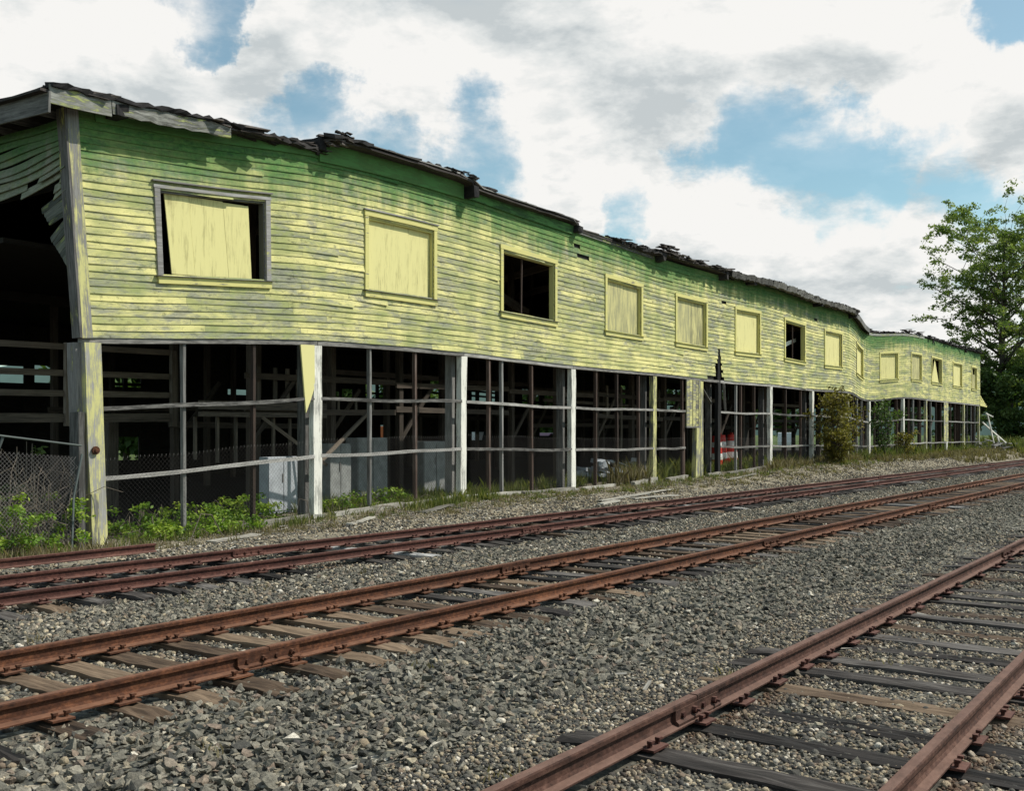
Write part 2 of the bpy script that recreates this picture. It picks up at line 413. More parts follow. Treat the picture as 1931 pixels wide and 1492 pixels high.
def plain(name, col, rough=0.7, metal=0.0, var=0.25, sc=3.0, spec=0.3):
    m, k, b = new_mat(name)
    p = k.node('ShaderNodeNewGeometry').outputs['Position']
    n = k.noise(p, sc, 5, 0.6)
    k.put(b.inputs['Base Color'], k.mix(n, tuple(c * (1 - var) for c in col), tuple(min(1, c * (1 + var)) for c in col)))
    b.inputs['Roughness'].default_value = rough; b.inputs['Metallic'].default_value = metal
    b.inputs['Specular IOR Level'].default_value = spec
    M[name] = m
plain('wire', (0.20, 0.19, 0.18), 0.6, 0.0)
plain('wire_dark', (0.05, 0.044, 0.040), 0.7, 0.0)
plain('pipe', (0.085, 0.10, 0.095), 0.6, 0.3)
plain('pale_panel', (0.33, 0.34, 0.33), 0.7, 0.0, 0.3, 2.0)
plain('concrete', (0.34, 0.33, 0.30), 0.9, 0, 0.3, 5)
plain('scrap', (0.34, 0.36, 0.38), 0.6, 0, 0.4, 4)
plain('red_plastic', (0.50, 0.035, 0.022), 0.5, 0, 0.2)
plain('white_plastic', (0.70, 0.68, 0.64), 0.5, 0, 0.15)
plain('tyre', (0.02, 0.02, 0.02), 0.9)
plain('car_orange', (0.75, 0.16, 0.02), 0.35, 0, 0.08, 1, .5)
plain('car_white', (0.72, 0.73, 0.74), 0.35, 0, 0.08, 1, .5)
plain('car_purple', (0.16, 0.05, 0.11), 0.35, 0, 0.1, 1, .5)
plain('car_glass', (0.02, 0.03, 0.035), 0.1, 0, 0.1, 1, .6)
plain('mud_dark', (0.016, 0.014, 0.012), 0.95)
plain('dry_cane', (0.14, 0.115, 0.088), 0.85, 0, 0.4, 8)
plain('bark', (0.085, 0.07, 0.055), 0.95, 0, 0.4, 6)
plain('hill', (0.055, 0.095, 0.085), 1.0, 0, 0.4, 0.02)  # forest green with the bluish haze of distance mixed into the colour

def leaf_mat(name, stops, trans=0.35):
    m, k, b = new_mat(name)
    rnd = k.attr('rnd')
    p = k.node('ShaderNodeNewGeometry').outputs['Position']
    n = k.noise(p, 0.55, 3, 0.6)
    c = k.ramp(k.math('MULTIPLY_ADD', rnd, 0.6, k.math('MULTIPLY', n, 0.5)), stops)
    k.put(b.inputs['Base Color'], c); b.inputs['Roughness'].default_value = 0.55
    tr = k.node('ShaderNodeBsdfTranslucent'); k.put(tr.inputs[0], k.mix(1.0, c, (1.0, 1.1, 0.45), 'MULTIPLY'))
    mx = k.node('ShaderNodeMixShader'); mx.inputs[0].default_value = trans
    out = m.node_tree.nodes['Material Output']
    k.l.new(b.outputs[0], mx.inputs[1]); k.l.new(tr.outputs[0], mx.inputs[2]); k.l.new(mx.outputs[0], out.inputs[0])
    M[name] = m
leaf_mat('leaf_tree', [(0.2, (0.030, 0.060, 0.018)), (0.55, (0.075, 0.125, 0.032)), (0.9, (0.17, 0.215, 0.06))], 0.34)
leaf_mat('leaf_crown', [(0.15, (0.06, 0.105, 0.03)), (0.5, (0.15, 0.215, 0.06)), (0.85, (0.32, 0.37, 0.12))], 0.45)
leaf_mat('leaf_far', [(0.2, (0.030, 0.062, 0.022)), (0.55, (0.07, 0.125, 0.035)), (0.9, (0.15, 0.20, 0.06))])
leaf_mat('leaf_bramble', [(0.15, (0.04, 0.10, 0.012)), (0.5, (0.15, 0.26, 0.03)), (0.85, (0.36, 0.44, 0.07))])
leaf_mat('leaf_olive', [(0.2, (0.06, 0.058, 0.014)), (0.5, (0.17, 0.15, 0.032)), (0.9, (0.36, 0.30, 0.075))])
leaf_mat('grass_green', [(0.2, (0.055, 0.085, 0.02)), (0.55, (0.13, 0.16, 0.04)), (0.9, (0.30, 0.28, 0.11))])
leaf_mat('grass_dry', [(0.2, (0.085, 0.07, 0.035)), (0.55, (0.20, 0.165, 0.09)), (0.9, (0.35, 0.30, 0.19))])

# gravel stones: colour of each stone from the number it carries
def stone_mat(name, stops):
    m, k, b = new_mat(name)
    r = k.attr('hue', 'INSTANCER')
    c = k.ramp(r, stops)
    p = k.node('ShaderNodeTexCoord').outputs['Object']
    n = k.noise(p, 3.0, 5, 0.65)
    c = k.mix(k.step(n, 0.30, 0.75), k.mix(1.0, c, (0.62, 0.62, 0.62), 'MULTIPLY'), k.mix(1.0, c, (1.2, 1.2, 1.18), 'MULTIPLY'))
    gp = k.node('ShaderNodeNewGeometry').outputs['Position']; gs = k.node('ShaderNodeSeparateXYZ'); k.put(gs.inputs[0], gp)
    dmin = None
    for yr in (2.12, 6.99, 12.55):
        d_ = k.math('ABSOLUTE', k.math('SUBTRACT', k.math('ABSOLUTE', k.math('SUBTRACT', gs.outputs[1], yr)), 0.7525))
        dmin = d_ if dmin is None else k.math('MINIMUM', dmin, d_)
    st = k.math('MULTIPLY', k.math('SUBTRACT', 1.0, k.step(dmin, 0.08, 0.34)), k.step(k.noise(gp, 1.4, 5, 0.6), 0.38, 0.66))
    c = k.mix(k.math('MULTIPLY', st, 0.7), c, (0.14, 0.068, 0.032))
    oil = k.step(k.noise(k.scale3(gp, (.5, .8, 1)), 1.0, 5, 0.65), 0.56, 0.70)
    c = k.mix(k.math('MULTIPLY', oil, 0.45), c, (0.045, 0.040, 0.032))
    k.put(b.inputs['Base Color'], c); b.inputs['Roughness'].default_value = 0.85
    k.put(b.inputs['Normal'], k.bump(n, 0.4, 0.1))
    M[name] = m
stone_mat('stone_grey', [(0.0, (0.050, 0.050, 0.047)), (0.22, (0.142, 0.132, 0.106)), (0.55, (0.222, 0.205, 0.163)), (0.80, (0.292, 0.266, 0.210)),
                         (0.92, (0.23, 0.175, 0.135)), (0.975, (0.38, 0.33, 0.235)), (1.0, (0.62, 0.57, 0.47))])
stone_mat('stone_mixed', [(0.0, (0.055, 0.053, 0.050)), (0.22, (0.135, 0.126, 0.106)), (0.42, (0.215, 0.195, 0.15)), (0.56, (0.24, 0.18, 0.13)),
                          (0.72, (0.37, 0.305, 0.205)), (0.88, (0.52, 0.44, 0.31)), (1.0, (0.72, 0.66, 0.56))])

# ---------------------------------------------------------------- lay of the land
BX = [11.0, 12.0, 15.0, 18.1, 24.1, 27.0, 30.2, 33.0, 36.2, 42.3, 48.4, 54.4, 60.5, 68.0, 72.9, 78.8, 84.8, 91.0, 97.5]
BY = [19.12, 19.1, 19.05, 19.0, 19.05, 19.04, 19.02, 19.0, 19.0, 19.0, 19.0, 19.0, 19.02, 19.98, 19.12, 19.06, 19.0, 19.0, 19.0]
BT = [8.30, 8.36, 8.63, 8.98, 9.14, 9.06, 8.99, 8.93, 8.85, 8.90, 9.04, 8.92, 8.90, 8.38, 8.68, 8.85, 8.82, 8.83, 8.86]
BB = [3.80, 3.83, 4.04, 4.22, 4.32, 4.29, 4.26, 4.27, 4.29, 4.26, 4.32, 4.31, 4.38, 4.12, 4.43, 4.45, 4.44, 4.45, 4.43]
GX = [0, 12, 15, 18.1, 24.1, 30.2, 36.2, 42.3, 48.4, 54.4, 60.5, 67, 97, 140]
GZ = [-.48, -.44, -.36, -.26, -.07, -.11, -.02, .02, .22, .27, .30, .26, .33, .3]

def spline(xs, ys):
    """monotone-ish smooth curve through the measured stations"""
    xs = np.array(xs, float); ys = np.array(ys, float)
    d = np.diff(ys) / np.diff(xs); m = np.zeros_like(ys)
    m[1:-1] = (d[:-1] + d[1:]) / 2; m[0] = d[0]; m[-1] = d[-1]
    def f(x):
        x = min(max(x, xs[0]), xs[-1]); i = min(int(np.searchsorted(xs, x, 'right')) - 1, len(xs) - 2)
        h = xs[i + 1] - xs[i]; t = (x - xs[i]) / h
        return float((2 * t**3 - 3 * t**2 + 1) * ys[i] + (t**3 - 2 * t**2 + t) * h * m[i] + (-2 * t**3 + 3 * t**2) * ys[i + 1] + (t**3 - t**2) * h * m[i + 1])
    return f
fY, fT, fB = spline(BX, BY), spline(BX, BT), spline(BX, BB)

def lean(X): return -0.34 * max(0.0, 1 - (X - 11.7) / 7.0) ** 1.3     # the end of the building leans outward at the top

def S(X, t, out=0.0):
    zb, zt = fB(X), fT(X)
    return Vector((X + lean(X) * max(t, 0), fY(X) - out, zb + (zt - zb) * t))

def ground(X, Y):
    gz = np.interp(X, GX, GZ)
    a = np.interp(Y, [-30, 0.2, 0.9, 3.6, 4.2, 5.3, 5.9, 8.2, 8.9, 10.9, 11.3, 14.2, 15.4, 17.6],
                  [-.09, -.035, -.021, -.021, -.02, -.02, -.034, -.034, -.07, -.23, -.265, -.265, -.235, 0])
    w = np.clip((Y - 14.6) / 3.0, 0, 1); w = w * w * (3 - 2 * w)
    z = a * (1 - w) + gz * w
    return z

# ground sheet, fine near the camera and coarse to the horizon
gx = np.concatenate([np.array([-2500, -900, -300, -120, -50, -25]), np.arange(-12, 60, 0.6), np.arange(60, 140, 2.0), np.array([160, 200, 300, 500, 900, 1600, 3000])])
gy = np.concatenate([np.array([-2500, -900, -300, -100, -40, -15, -6]), np.arange(-3, 22, 0.3), np.arange(22, 60, 2.0), np.array([70, 100, 160, 300, 600, 1200, 3000])])
GXX, GYY = np.meshgrid(gx, gy, indexing='ij')
GZZ = ground(GXX, GYY)
nz = np.array([mnoise.fractal(Vector((float(a) * 0.55, float(b) * 0.55, 1.7)), 1.0, 2.0, 4) for a, b in zip(GXX.ravel(), GYY.ravel())]).reshape(GXX.shape)
near_w = np.where((GYY > 14.5) & (GYY < 40), 0.045, 0.016)
GZZ = GZZ + nz * near_w
ni, nj = GXX.shape
idx = np.arange(ni * nj).reshape(ni, nj)
gf = np.stack([idx[:-1, :-1].ravel(), idx[1:, :-1].ravel(), idx[1:, 1:].ravel(), idx[:-1, 1:].ravel()], 1)
gme = npmesh('ground', np.stack([GXX.ravel(), GYY.ravel(), GZZ.ravel()], 1), gf, smooth=True)
m, k, b = new_mat('ground_soil')
p = k.node('ShaderNodeNewGeometry').outputs['Position']
sx = k.node('ShaderNodeSeparateXYZ'); k.put(sx.inputs[0], p)
vor = k.node('ShaderNodeTexVoronoi'); k.put(vor.inputs['Vector'], p); vor.inputs['Scale'].default_value = 21
chip = k.node('ShaderNodeSeparateColor'); k.put(chip.inputs[0], vor.outputs['Color'])
grav = k.ramp(chip.outputs[0], [(0.0, (0.03, 0.032, 0.03)), (0.4, (0.085, 0.087, 0.075)), (0.75, (0.13, 0.128, 0.10)), (0.92, (0.24, 0.21, 0.15)), (1.0, (0.42, 0.39, 0.32))])
nn = k.noise(p, 1.3, 6, 0.65); nf = k.noise(p, 14.0, 5, 0.7)
dirt = k.ramp(k.math('MULTIPLY_ADD', nn, 0.6, k.math('MULTIPLY', nf, 0.45)), [(0.32, (0.075, 0.063, 0.044)), (0.50, (0.19, 0.165, 0.118)), (0.70, (0.36, 0.32, 0.24))])
green = k.ramp(nf, [(0.3, (0.03, 0.055, 0.012)), (0.7, (0.10, 0.14, 0.035))])
yw = k.math('ADD', sx.outputs[1], k.math('MULTIPLY_ADD', nn, 1.6, -0.8))
bank = k.step(yw, 14.2, 15.6)
colr = k.mix(bank, grav, dirt)
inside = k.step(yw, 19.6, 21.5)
colr = k.mix(inside, colr, (0.030, 0.026, 0.020))  # shade under the building painted into the soil as near black
colr = k.mix(k.step(yw, 41, 44), colr, green)
pit = k.math('MULTIPLY', k.math('SUBTRACT', 1.0, k.step(yw, 3.3, 3.9)), k.step(yw, -8.0, -6.0))
soil = k.mix(0.5, grav, k.ramp(nf, [(0.3, (0.05, 0.042, 0.034)), (0.7, (0.13, 0.115, 0.09))]))
colr = k.mix(pit, colr, soil)
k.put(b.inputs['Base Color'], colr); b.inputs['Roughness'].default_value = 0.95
k.put(b.inputs['Normal'], k.bump(k.math('ADD', vor.outputs['Distance'], nf), 0.8, 0.03))
M['ground'] = m
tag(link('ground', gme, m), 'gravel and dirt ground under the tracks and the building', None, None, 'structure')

# far wooded hills
hv = []; hn = 120
for i in range(hn + 1):
    a = R(-60 + 200 * i / hn); rad = 1500
    h = 92 + 45 * mnoise.fractal(Vector((i * 0.13, 3.1, 0)), 1, 2, 4) + 12 * mnoise.fractal(Vector((i * 0.9, 9, 0)), 1, 2, 4)
    for q, (rr, hh) in enumerate(((rad, -3), (rad + 60, h * .55), (rad + 200, h), (rad + 500, h * 0.8))):
        hv.append((math.cos(a) * rr, math.sin(a) * rr, hh))
hf = np.array([[4 * i + q, 4 * i + 4 + q, 4 * i + 5 + q, 4 * i + 1 + q] for i in range(hn) for q in range(3)])
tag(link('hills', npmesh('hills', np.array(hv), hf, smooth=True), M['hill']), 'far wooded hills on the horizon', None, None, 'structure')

# ================================================================ the long wooden building
BX0, BX1 = 11.72, 97.0
POSTS = [12.0, 18.1, 24.1, 30.2, 36.2, 42.3, 48.4, 54.4, 60.5, 68.0, 72.9, 78.8, 84.8, 90.9, 96.8]
hall = empty('derelict_building', (12, 19.1, -0.4), 'long derelict two-storey wooden building with peeling yellow-green boards above an open ground floor', 'building')
def hp(o): return local(o, hall)

ROWS = 30
WINS = [(15.06, 3.05, 'tilt'), (21.27, 3.0, 'full'), (27.5, 3.2, 'open'), (33.7, 2.85, 'full'), (39.45, 3.05, 'worn'), (45.45, 3.05, 'full'), (51.6, 3.05, 'brace'),
        (57.6, 3.05, 'full'), (64.6, 3.1, 'full'), (70.7, 2.5, 'full'), (75.8, 3.0, 'worn'), (81.6, 3.1, 'shard'), (88.3, 3.3, 'full'), (94.5, 2.2, 'half')]
WT0, WT1 = 9 / ROWS, 21 / ROWS          # window openings in rows of boards
CAS = 0.13

def win_at(X, k):
    for (c, w, kind) in WINS:
        if abs(X - c) < w / 2 - CAS and WT0 - 1e-6 <= k / ROWS < WT1 - 1e-6: return (c - w / 2 + CAS, c + w / 2 - CAS)
    return None

def burnt(k):                                # charred notch over the burnt post
    t = k / ROWS
    if t > 0.27: return None
    half = 0.52 * (1 - t / 0.29) + 0.06
    return (42.25 - half * (1 + .25 * math.sin(k * 5)), 42.25 + half * (0.7 + .2 * math.cos(k * 3)))

HOLES = [(30.4, 31.2, 24), (30.2, 30.6, 26), (42.5, 43.0, 22), (54.5, 55.0, 24), (41.0, 42.2, 0)]

def board_mesh(mb, xa, xb, k, drop=0.0, kick=0.0):
    """one lapped board of row k from xa to xb, following the sagging wall"""
    n = max(1, int((xb - xa) / 0.55)); r = random.random(); b = len(mb.v)
    edge = random.uniform(-0.004, 0.004)
    for i in range(n + 1):
        X = xa + (xb - xa) * i / n; q = i / n
        wob = 0.006 * math.sin(X * 2.1 + k * 1.7) + 0.006 * mnoise.noise(Vector((X * .8, k * 3.1, 5)))
        dz = -drop * q * q + wob * .8 + edge
        out = kick * q ** 4
        t0, t1 = k / ROWS, (k + 1) / ROWS
        a = S(X, t1); c = S(X, t0)
        mb.v.append(Vector((a.x, a.y - 0.006 - out * .5, a.z + dz + 0.012)))
        mb.v.append(Vector((c.x, c.y - 0.030 + wob - out, c.z + dz - 0.014)))
        mb.v.append(Vector((c.x, c.y - 0.008 - out, c.z + dz - 0.014)))
        mb.top.append((fT(X) - a.z)); mb.top.append(fT(X) - c.z); mb.top.append(fT(X) - c.z)
    H = (fT(xa) - fB(xa)) / ROWS
    for i in range(n):
        q = b + 3 * i; u0 = xa + (xb - xa) * i / n; u1 = xa + (xb - xa) * (i + 1) / n; v0, v1 = k * H, (k + 1) * H
        mb.face((q + 1, q + 4, q + 3, q), ((u0, v0), (u1, v0), (u1, v1), (u0, v1)), r)
        mb.face((q + 2, q + 5, q + 4, q + 1), ((u0, v0 - .02), (u1, v0 - .02), (u1, v0), (u0, v0)), r)
    mb.face((b, b + 2, b + 1), ((xa, 0), (xa, 0), (xa, .1)), r)
    e = b + 3 * n
    mb.face((e + 1, e + 2, e), ((xb, 0), (xb, 0), (xb, .1)), r)

class BoardMB(MB):
    def __init__(self): super().__init__(); self.top = []
    def mesh(self, name):
        me = super().mesh(name)
        a = me.attributes.new('top', 'FLOAT', 'POINT'); a.data.foreach_set('value', self.top)
        return me

boards = []
for kk in range(ROWS):
    x = BX0 + 0.22
    rr = random.Random(kk * 13 + 5)
    while x < BX1 - 0.2:
        L = rr.choice([2.4, 3.0, 3.6, 4.2, 4.9, 5.5]) * rr.uniform(.9, 1.1)
        xe = min(x + L, BX1)
        if BX1 - xe < 0.7: xe = BX1
        segs = [(x, xe)]
        cuts = [(c - w / 2 + CAS, c + w / 2 - CAS) for (c, w, kd) in WINS if WT0 - 1e-6 <= kk / ROWS < WT1 - 1e-6]
        bb = burnt(kk)
        if bb: cuts.append(bb)
        cuts += [(a, c) for a, c, r_ in HOLES if r_ == kk]
        for (ca, cb) in cuts:
            ns = []
            for (a, c) in segs:
                if cb <= a or ca >= c: ns.append((a, c)); continue
                if ca - a > 0.12: ns.append((a, ca))
                if c - cb > 0.12: ns.append((cb, c))
            segs = ns
        for (a, c) in segs: boards.append((a, c - 0.004, kk, rr.random()))
        x = xe
boards.sort(key=lambda q: q[0] * 0.75 + q[1] * 0.25)
far = BoardMB()
for i, (a, c, kk, q) in enumerate(boards):
    drop = kick = 0.0
    if q < 0.05 and c - a > 1.5: drop, kick = random.uniform(.02, .05), random.uniform(.01, .04)
    elif q < 0.16: drop = random.uniform(-.008, .012)
    if i < 300:
        mb = BoardMB(); board_mesh(mb, a, c, kk, drop, kick)
        hp(mb.build('siding_board', M['siding']))
    else:
        board_mesh(far, a, c, kk, drop, kick)
o = hp(far.build('siding_far_boards', M['siding'])); o['kind'] = 'stuff'

# sheathing added behind the boards to block light, open at the windows
sh = MB()
xs = sorted(set([BX0 + .05, BX1] + list(np.arange(12.2, 96.9, 1.0)) + [c - w / 2 + CAS for c, w, _ in WINS] + [c + w / 2 - CAS for c, w, _ in WINS] + [41.75, 42.7]))
ts = [0.0, 0.24, WT0, WT1, 1.0]
for i in range(len(xs) - 1):
    for j in range(4):
        xm = (xs[i] + xs[i + 1]) / 2
        if j == 2 and any(abs(xm - c) < w / 2 - CAS for c, w, _ in WINS): continue
        if j == 0 and 41.75 <= xm <= 42.7: continue
        b0 = len(sh.v)
        for X, t in ((xs[i], ts[j]), (xs[i + 1], ts[j]), (xs[i + 1], ts[j + 1]), (xs[i], ts[j + 1])):
            sh.v.append(S(X, t, -0.03))
        for X, t in ((xs[i], ts[j]), (xs[i + 1], ts[j]), (xs[i + 1], ts[j + 1]), (xs[i], ts[j + 1])):
            sh.v.append(S(X, t, -0.10))
        sh.face((b0, b0 + 1, b0 + 2, b0 + 3)); sh.face((b0 + 7, b0 + 6, b0 + 5, b0 + 4))
hp(sh.build('light_block_sheathing', M['dark_inside']))

# windows: reveal, casing, sill, boarded panels
def strip(xa, xb, ta, tb, depth0, depth1, mb, n=6, r=None):
    """thin box that follows the wall between two x and two t, from depth0 (proud) to depth1"""
    r = random.random() if r is None else r
    b = len(mb.v)
    for i in range(n + 1):
        X = xa + (xb - xa) * i / n
        mb.v += [S(X, ta, depth0), S(X, tb, depth0), S(X, tb, depth1), S(X, ta, depth1)]
    for i in range(n):
        q = b + 4 * i; u0, u1 = xa + (xb - xa) * i / n, xa + (xb - xa) * (i + 1) / n
        for a, c in ((0, 1), (1, 2), (2, 3), (3, 0)):
            if (a, c) == (0, 1): mb.face((q + 4, q + 5, q + 1, q), ((u1, ta * 4.6), (u1, tb * 4.6), (u0, tb * 4.6), (u0, ta * 4.6)), r)
            else: mb.face((q + 4 + a, q + 4 + c, q + c, q + a), ((u1, 0), (u1, .1), (u0, .1), (u0, 0)), r)
    mb.face((b, b + 1, b + 2, b + 3), None, r); e = b + 4 * n
    mb.face((e + 3, e + 2, e + 1, e), None, r)
    return mb

HT = 1 / 4.65
for wi, (c, w, kind) in enumerate(WINS):
    x0, x1 = c - w / 2, c + w / 2; i0, i1 = x0 + CAS, x1 - CAS
    root = bpy.data.objects.new('window', None); C.objects.link(root); root.location = S(c, WT0)
    hp(root); root.location = S(c, WT0)
    base = root.location.copy()
    def wp(o):
        o.parent = root; o.matrix_parent_inverse = Matrix.Translation(base).inverted(); return o
    cm = M['casing_grey'] if wi == 0 else M['casing_paint']
    wp(strip(i0 - CAS, i0, WT0 - 0.004, WT1 + .004, 0.062, 0.0, MB(), 1).build('casing', cm))
    wp(strip(i1, i1 + CAS, WT0 - 0.004, WT1 + .004, 0.062, 0.0, MB(), 1).build('casing', cm))
    wp(strip(x0 - 0.02, x1 + 0.02, WT1 + 0.006, WT1 + (0.16 if wi else .10) * HT, 0.068, 0.0, MB()).build('casing', cm))
    if wi in (0, 1): wp(strip(x0 - 0.05, x1 + 0.05, WT1 + 0.17 * HT, WT1 + 0.20 * HT, 0.10, 0.0, MB()).build('drip_cap', M['casing_grey']))
    wp(strip(x0 - 0.07, x1 + 0.07, WT0 - 0.045 * HT, WT0 - 0.008, 0.125, -0.1, MB()).build('sill', M['casing_grey'] if wi < 3 else cm))
    wp(strip(x0, x1, WT0 - 0.20 * HT, WT0 - 0.05 * HT, 0.075, 0.0, MB()).build('apron', M['casing_paint']))
    # reveal (jambs and head) into the wall
    jm = M['casing_grey'] if wi == 0 else M['casing_paint']
    wp(strip(i0 - 0.03, i0 + 0.035, WT0, WT1, -0.002, -0.17, MB(), 1).build('jamb', jm))
    wp(strip(i1 - 0.035, i1 + 0.03, WT0, WT1, -0.002, -0.17, MB(), 1).build('jamb', jm))
    wp(strip(i0 + .036, i1 - .036, WT1 - 0.012, WT1 - 0.001, -0.002, -0.17, MB()).build('head', jm))
    ins = -0.075
    pm = M['panel_worn'] if kind in ('worn', 'half') or wi in (3,) else M['panel_paint']
    H = (fT(c) - fB(c)) * (WT1 - WT0)
    def plank(xa, xb, lean0=0.0, lean1=0.0, bottom=0.0, top=0.0, d=ins, shape=None):
        """vertical plank; lean shifts its foot sideways"""
        mb = MB(); r = random.random()
        zb = S(c, WT0).z + 0.02 + bottom; zt = zb + H - 0.06 - top - bottom
        y = fY(c)
        P = shape or [(xa + lean0, zb), (xb + lean1, zb), (xb, zt), (xa, zt)]
        Q = []
        for (px_, pz_) in P:
            tt = (pz_ - fB(px_)) / (fT(px_) - fB(px_))
            Q.append(Vector((px_, fY(px_) - d + 0.0, pz_ + (fB(px_) - fB(c)) * .9)))
        b0 = len(mb.v); n = len(Q)
        for q in Q: mb.v.append(q)
        for q in Q: mb.v.append(q + Vector((0, .022, 0)))
        mb.face(tuple(range(n)), [(q.x, q.z) for q in Q], r)
        mb.face(tuple(range(2 * n - 1, n - 1, -1)), [(q.x, q.z) for q in reversed(Q)], r)
        for a in range(n):
            a2 = (a + 1) % n
            mb.face((a2, a, n + a, n + a2), [(Q[a2].x, 0), (Q[a].x, 0), (Q[a].x, .02), (Q[a2].x, .02)], r)
        return wp(mb.build('shutter_plank', pm))
    ja, jb = i0 + .04, i1 - .04
    if kind == 'tilt':
        e = ja + 2.28
        plank(ja, ja + .62, .20, .18, 0, .02); plank(ja + .626, ja + 1.55, .18, .17, .0, .03, ins - .003); plank(ja + 1.556, e, .17, .10, .0, .05, ins)
    elif kind in ('full', 'worn'):
        a1 = ja + (jb - ja) * (.22 if wi == 1 else .52); 
        if wi == 1:
            plank(ja, a1); plank(a1 + .005, a1 + 1.15, 0, 0, 0, 0, ins - .004); plank(a1 + 1.156, jb, -.02, -.05, 0, .0, ins - .02)
        else:
            plank(ja, a1, 0, 0, 0, 0); plank(a1 + .005, jb - .05, 0, -.02, 0, .02, ins - .012)
    elif kind == 'open':
        wp(MB().beam(S(c - .28, WT0, -.12), S(c - .24, WT1, -.12), .045, .05).build('mullion', M['brown_mullion']))
        wp(MB().beam(S(i0 + .03, WT0 + .28, -.14), S(i0 + .10, WT1, -.14), .16, .02, jit=.02, segs=3).build('torn_strip', M['grey_wood']))
    elif kind == 'brace':
        wp(MB().beam(S(i0 - .4, WT0 + .06, -.75), S(i1 + .4, WT0 + .26, -.6), .03, .20).build('brace_board', M['white_post']))
        wp(MB().beam(S(i0 - .3, WT1 - .14, -1.2), S(i1 + .3, WT1 - .07, -1.2), .04, .16).build('brace_board', M['grey_wood']))
        wp(MB().beam(S(c, WT0, -.12), S(c, WT1, -.12), .045, .05).build('mullion', M['brown_mullion']))
    elif kind == 'shard':
        zb = S(c, WT0).z + .02
        plank(0, 0, shape=[(i0 + .35, zb), (i1 - .45, zb), (c - .12, zb + H - .1), (c - .25, zb + H - .1)])
        plank(0, 0, shape=[(i0 + .05, zb), (i0 + .25, zb), (i0 + .2, zb + H * .5), (i0 + .04, zb + H * .9)], d=ins - .03)
    elif kind == 'half':
        plank(ja, ja + .8, 0, .1, 0, 0); plank(ja + 1.0, jb, .0, 0, .0, .5)

# corner boards
def quadpost(name, mat, pts0, pts1, w, d, segs=6, jit=.006, parent=None):
    o = MB().beam(pts0, pts1, w, d, up=(0, 1, 0), segs=segs, jit=jit).build(name, mat)
    return hp(o)
quadpost('corner_board', M['yellow_post'], S(BX0 + .10, -0.005, .05), S(BX0 + .10, 1.0, .05), .25, .05)
quadpost('corner_board', M['casing_grey'], S(BX0 - .04, -0.005, -.06), S(BX0 - .04, 1.0, -.06), .05, .30)

# beam under the siding and the frieze above
for i in range(14):
    a, c = POSTS[i] + (-.25 if i == 0 else 0.01), POSTS[i + 1] - .01
    mb = strip(a, c, -0.028, -0.004, 0.004, -0.16, MB(), 8)
    hp(mb.build('sill_beam', M['girt_wood']))
FRIEZE = [(12.3, 18.0, .965, .03, 'green_fascia'), (18.12, 24.0, .945, .05, 'green_fascia'), (24.2, 30.1, .955, .05, 'green_fascia'), (30.4, 36.0, .975, .035, 'worn_fascia'),
          (67.2, 78.0, .985, .02, 'worn_fascia')]
for (a, c, t0, d, mt) in FRIEZE:
    hp(strip(a, c, t0, 1.055 if 18 < a < 19 else 1.02, .03 + d, .02, MB(), 10).build('frieze_board', M[mt]))

# ground-floor posts
UP = [2.38, 2.74, 2.84, 2.76, 2.82, 2.82, 2.86, 2.84, 2.82, 2.62, 2.86, 2.86, 2.86, 2.86, 2.86]
LO = [0.92, 1.30, 1.42, 1.31, 1.28, 1.28, 1.26, 1.25, 1.22, 1.05, 1.22, 1.22, 1.22, 1.22, 1.2]
def gz(X, Y=19.0): return float(ground(X, Y))
for i, X in enumerate(POSTS):
    zb = gz(X, fY(X)) - .12; zt = fB(X) - .14; y = fY(X)
    if i == 0:
        # two heavy timbers side by side, with a lower splice
        hp(MB().beam((12.10, y + .04, zb), (11.93, y + .04, zt + .02), .36, .24, up=(0, 1, 0), segs=7, jit=.008).build('post', M['yellow_post']))
        hp(MB().beam((11.84, y + .22, zb), (11.72, y + .22, zt + .02), .16, .30, up=(0, 1, 0), segs=7, jit=.008).build('post', M['casing_grey']))
        hp(MB().beam((11.70, y + .10, zb), (11.70, y + .10, 2.30), .13, .34, up=(0, 1, 0), segs=5, jit=.01).build('splice_timber', M['grey_wood']))
        hp(MB().beam((11.99, y - .10, zb), (11.95, y - .10, zb + 1.2), .17, .04, up=(0, 1, 0), segs=3, jit=.004).build('patch_board', M['yellow_post']))
        mb = MB(); mb.tube([(11.97, y - .10, 1.52), (11.97, y - .14, 1.52)], .085, 12); mb.tube([(11.97, y - .14, 1.52), (11.97, y - .17, 1.52)], .04, 8)
        hp(mb.build('bolt_washer', M['rust_orange']))
        continue
    mat = M['white_post'] if i in (1, 2, 3, 6, 7, 9, 10, 12) else (M['char'] if i == 5 else M['yellow_post'])
    lx = random.uniform(-.05, .05)
    hp(MB().beam((X - .02 + lx, y + .08, zb), (X, y + .08, zt), .27 if i < 7 else .25, .18, up=(0, 1, 0), segs=9, jit=.011).build('post', mat))
    hp(MB().beam((X - .03 + lx, y + .52, zb), (X - .02, y + .52, zt + .3), .17, .24, up=(0, 1, 0), segs=4, jit=.006).build('inner_post', M['grey_wood'] if i < 9 else M['brown_mullion']))
    hp(MB().beam((X + .02, y + .05, zb - .2), (X + .02, y + .05, zb + .19), .55, .45, up=(0, 1, 0), segs=2, jit=.05, taper=.6).build('footing', M['concrete']))
# broken yellow board beside the second post
mb = MB(); y = fY(17.8) - .02
mb.prism([(17.52, y, fB(17.6) - .13), (17.98, y, fB(17.9) - .13), (17.99, y, 3.05), (17.86, y, 2.72), (17.70, y, 2.38)], (0, .04, 0))
hp(mb.build('broken_board', M['panel_paint']))

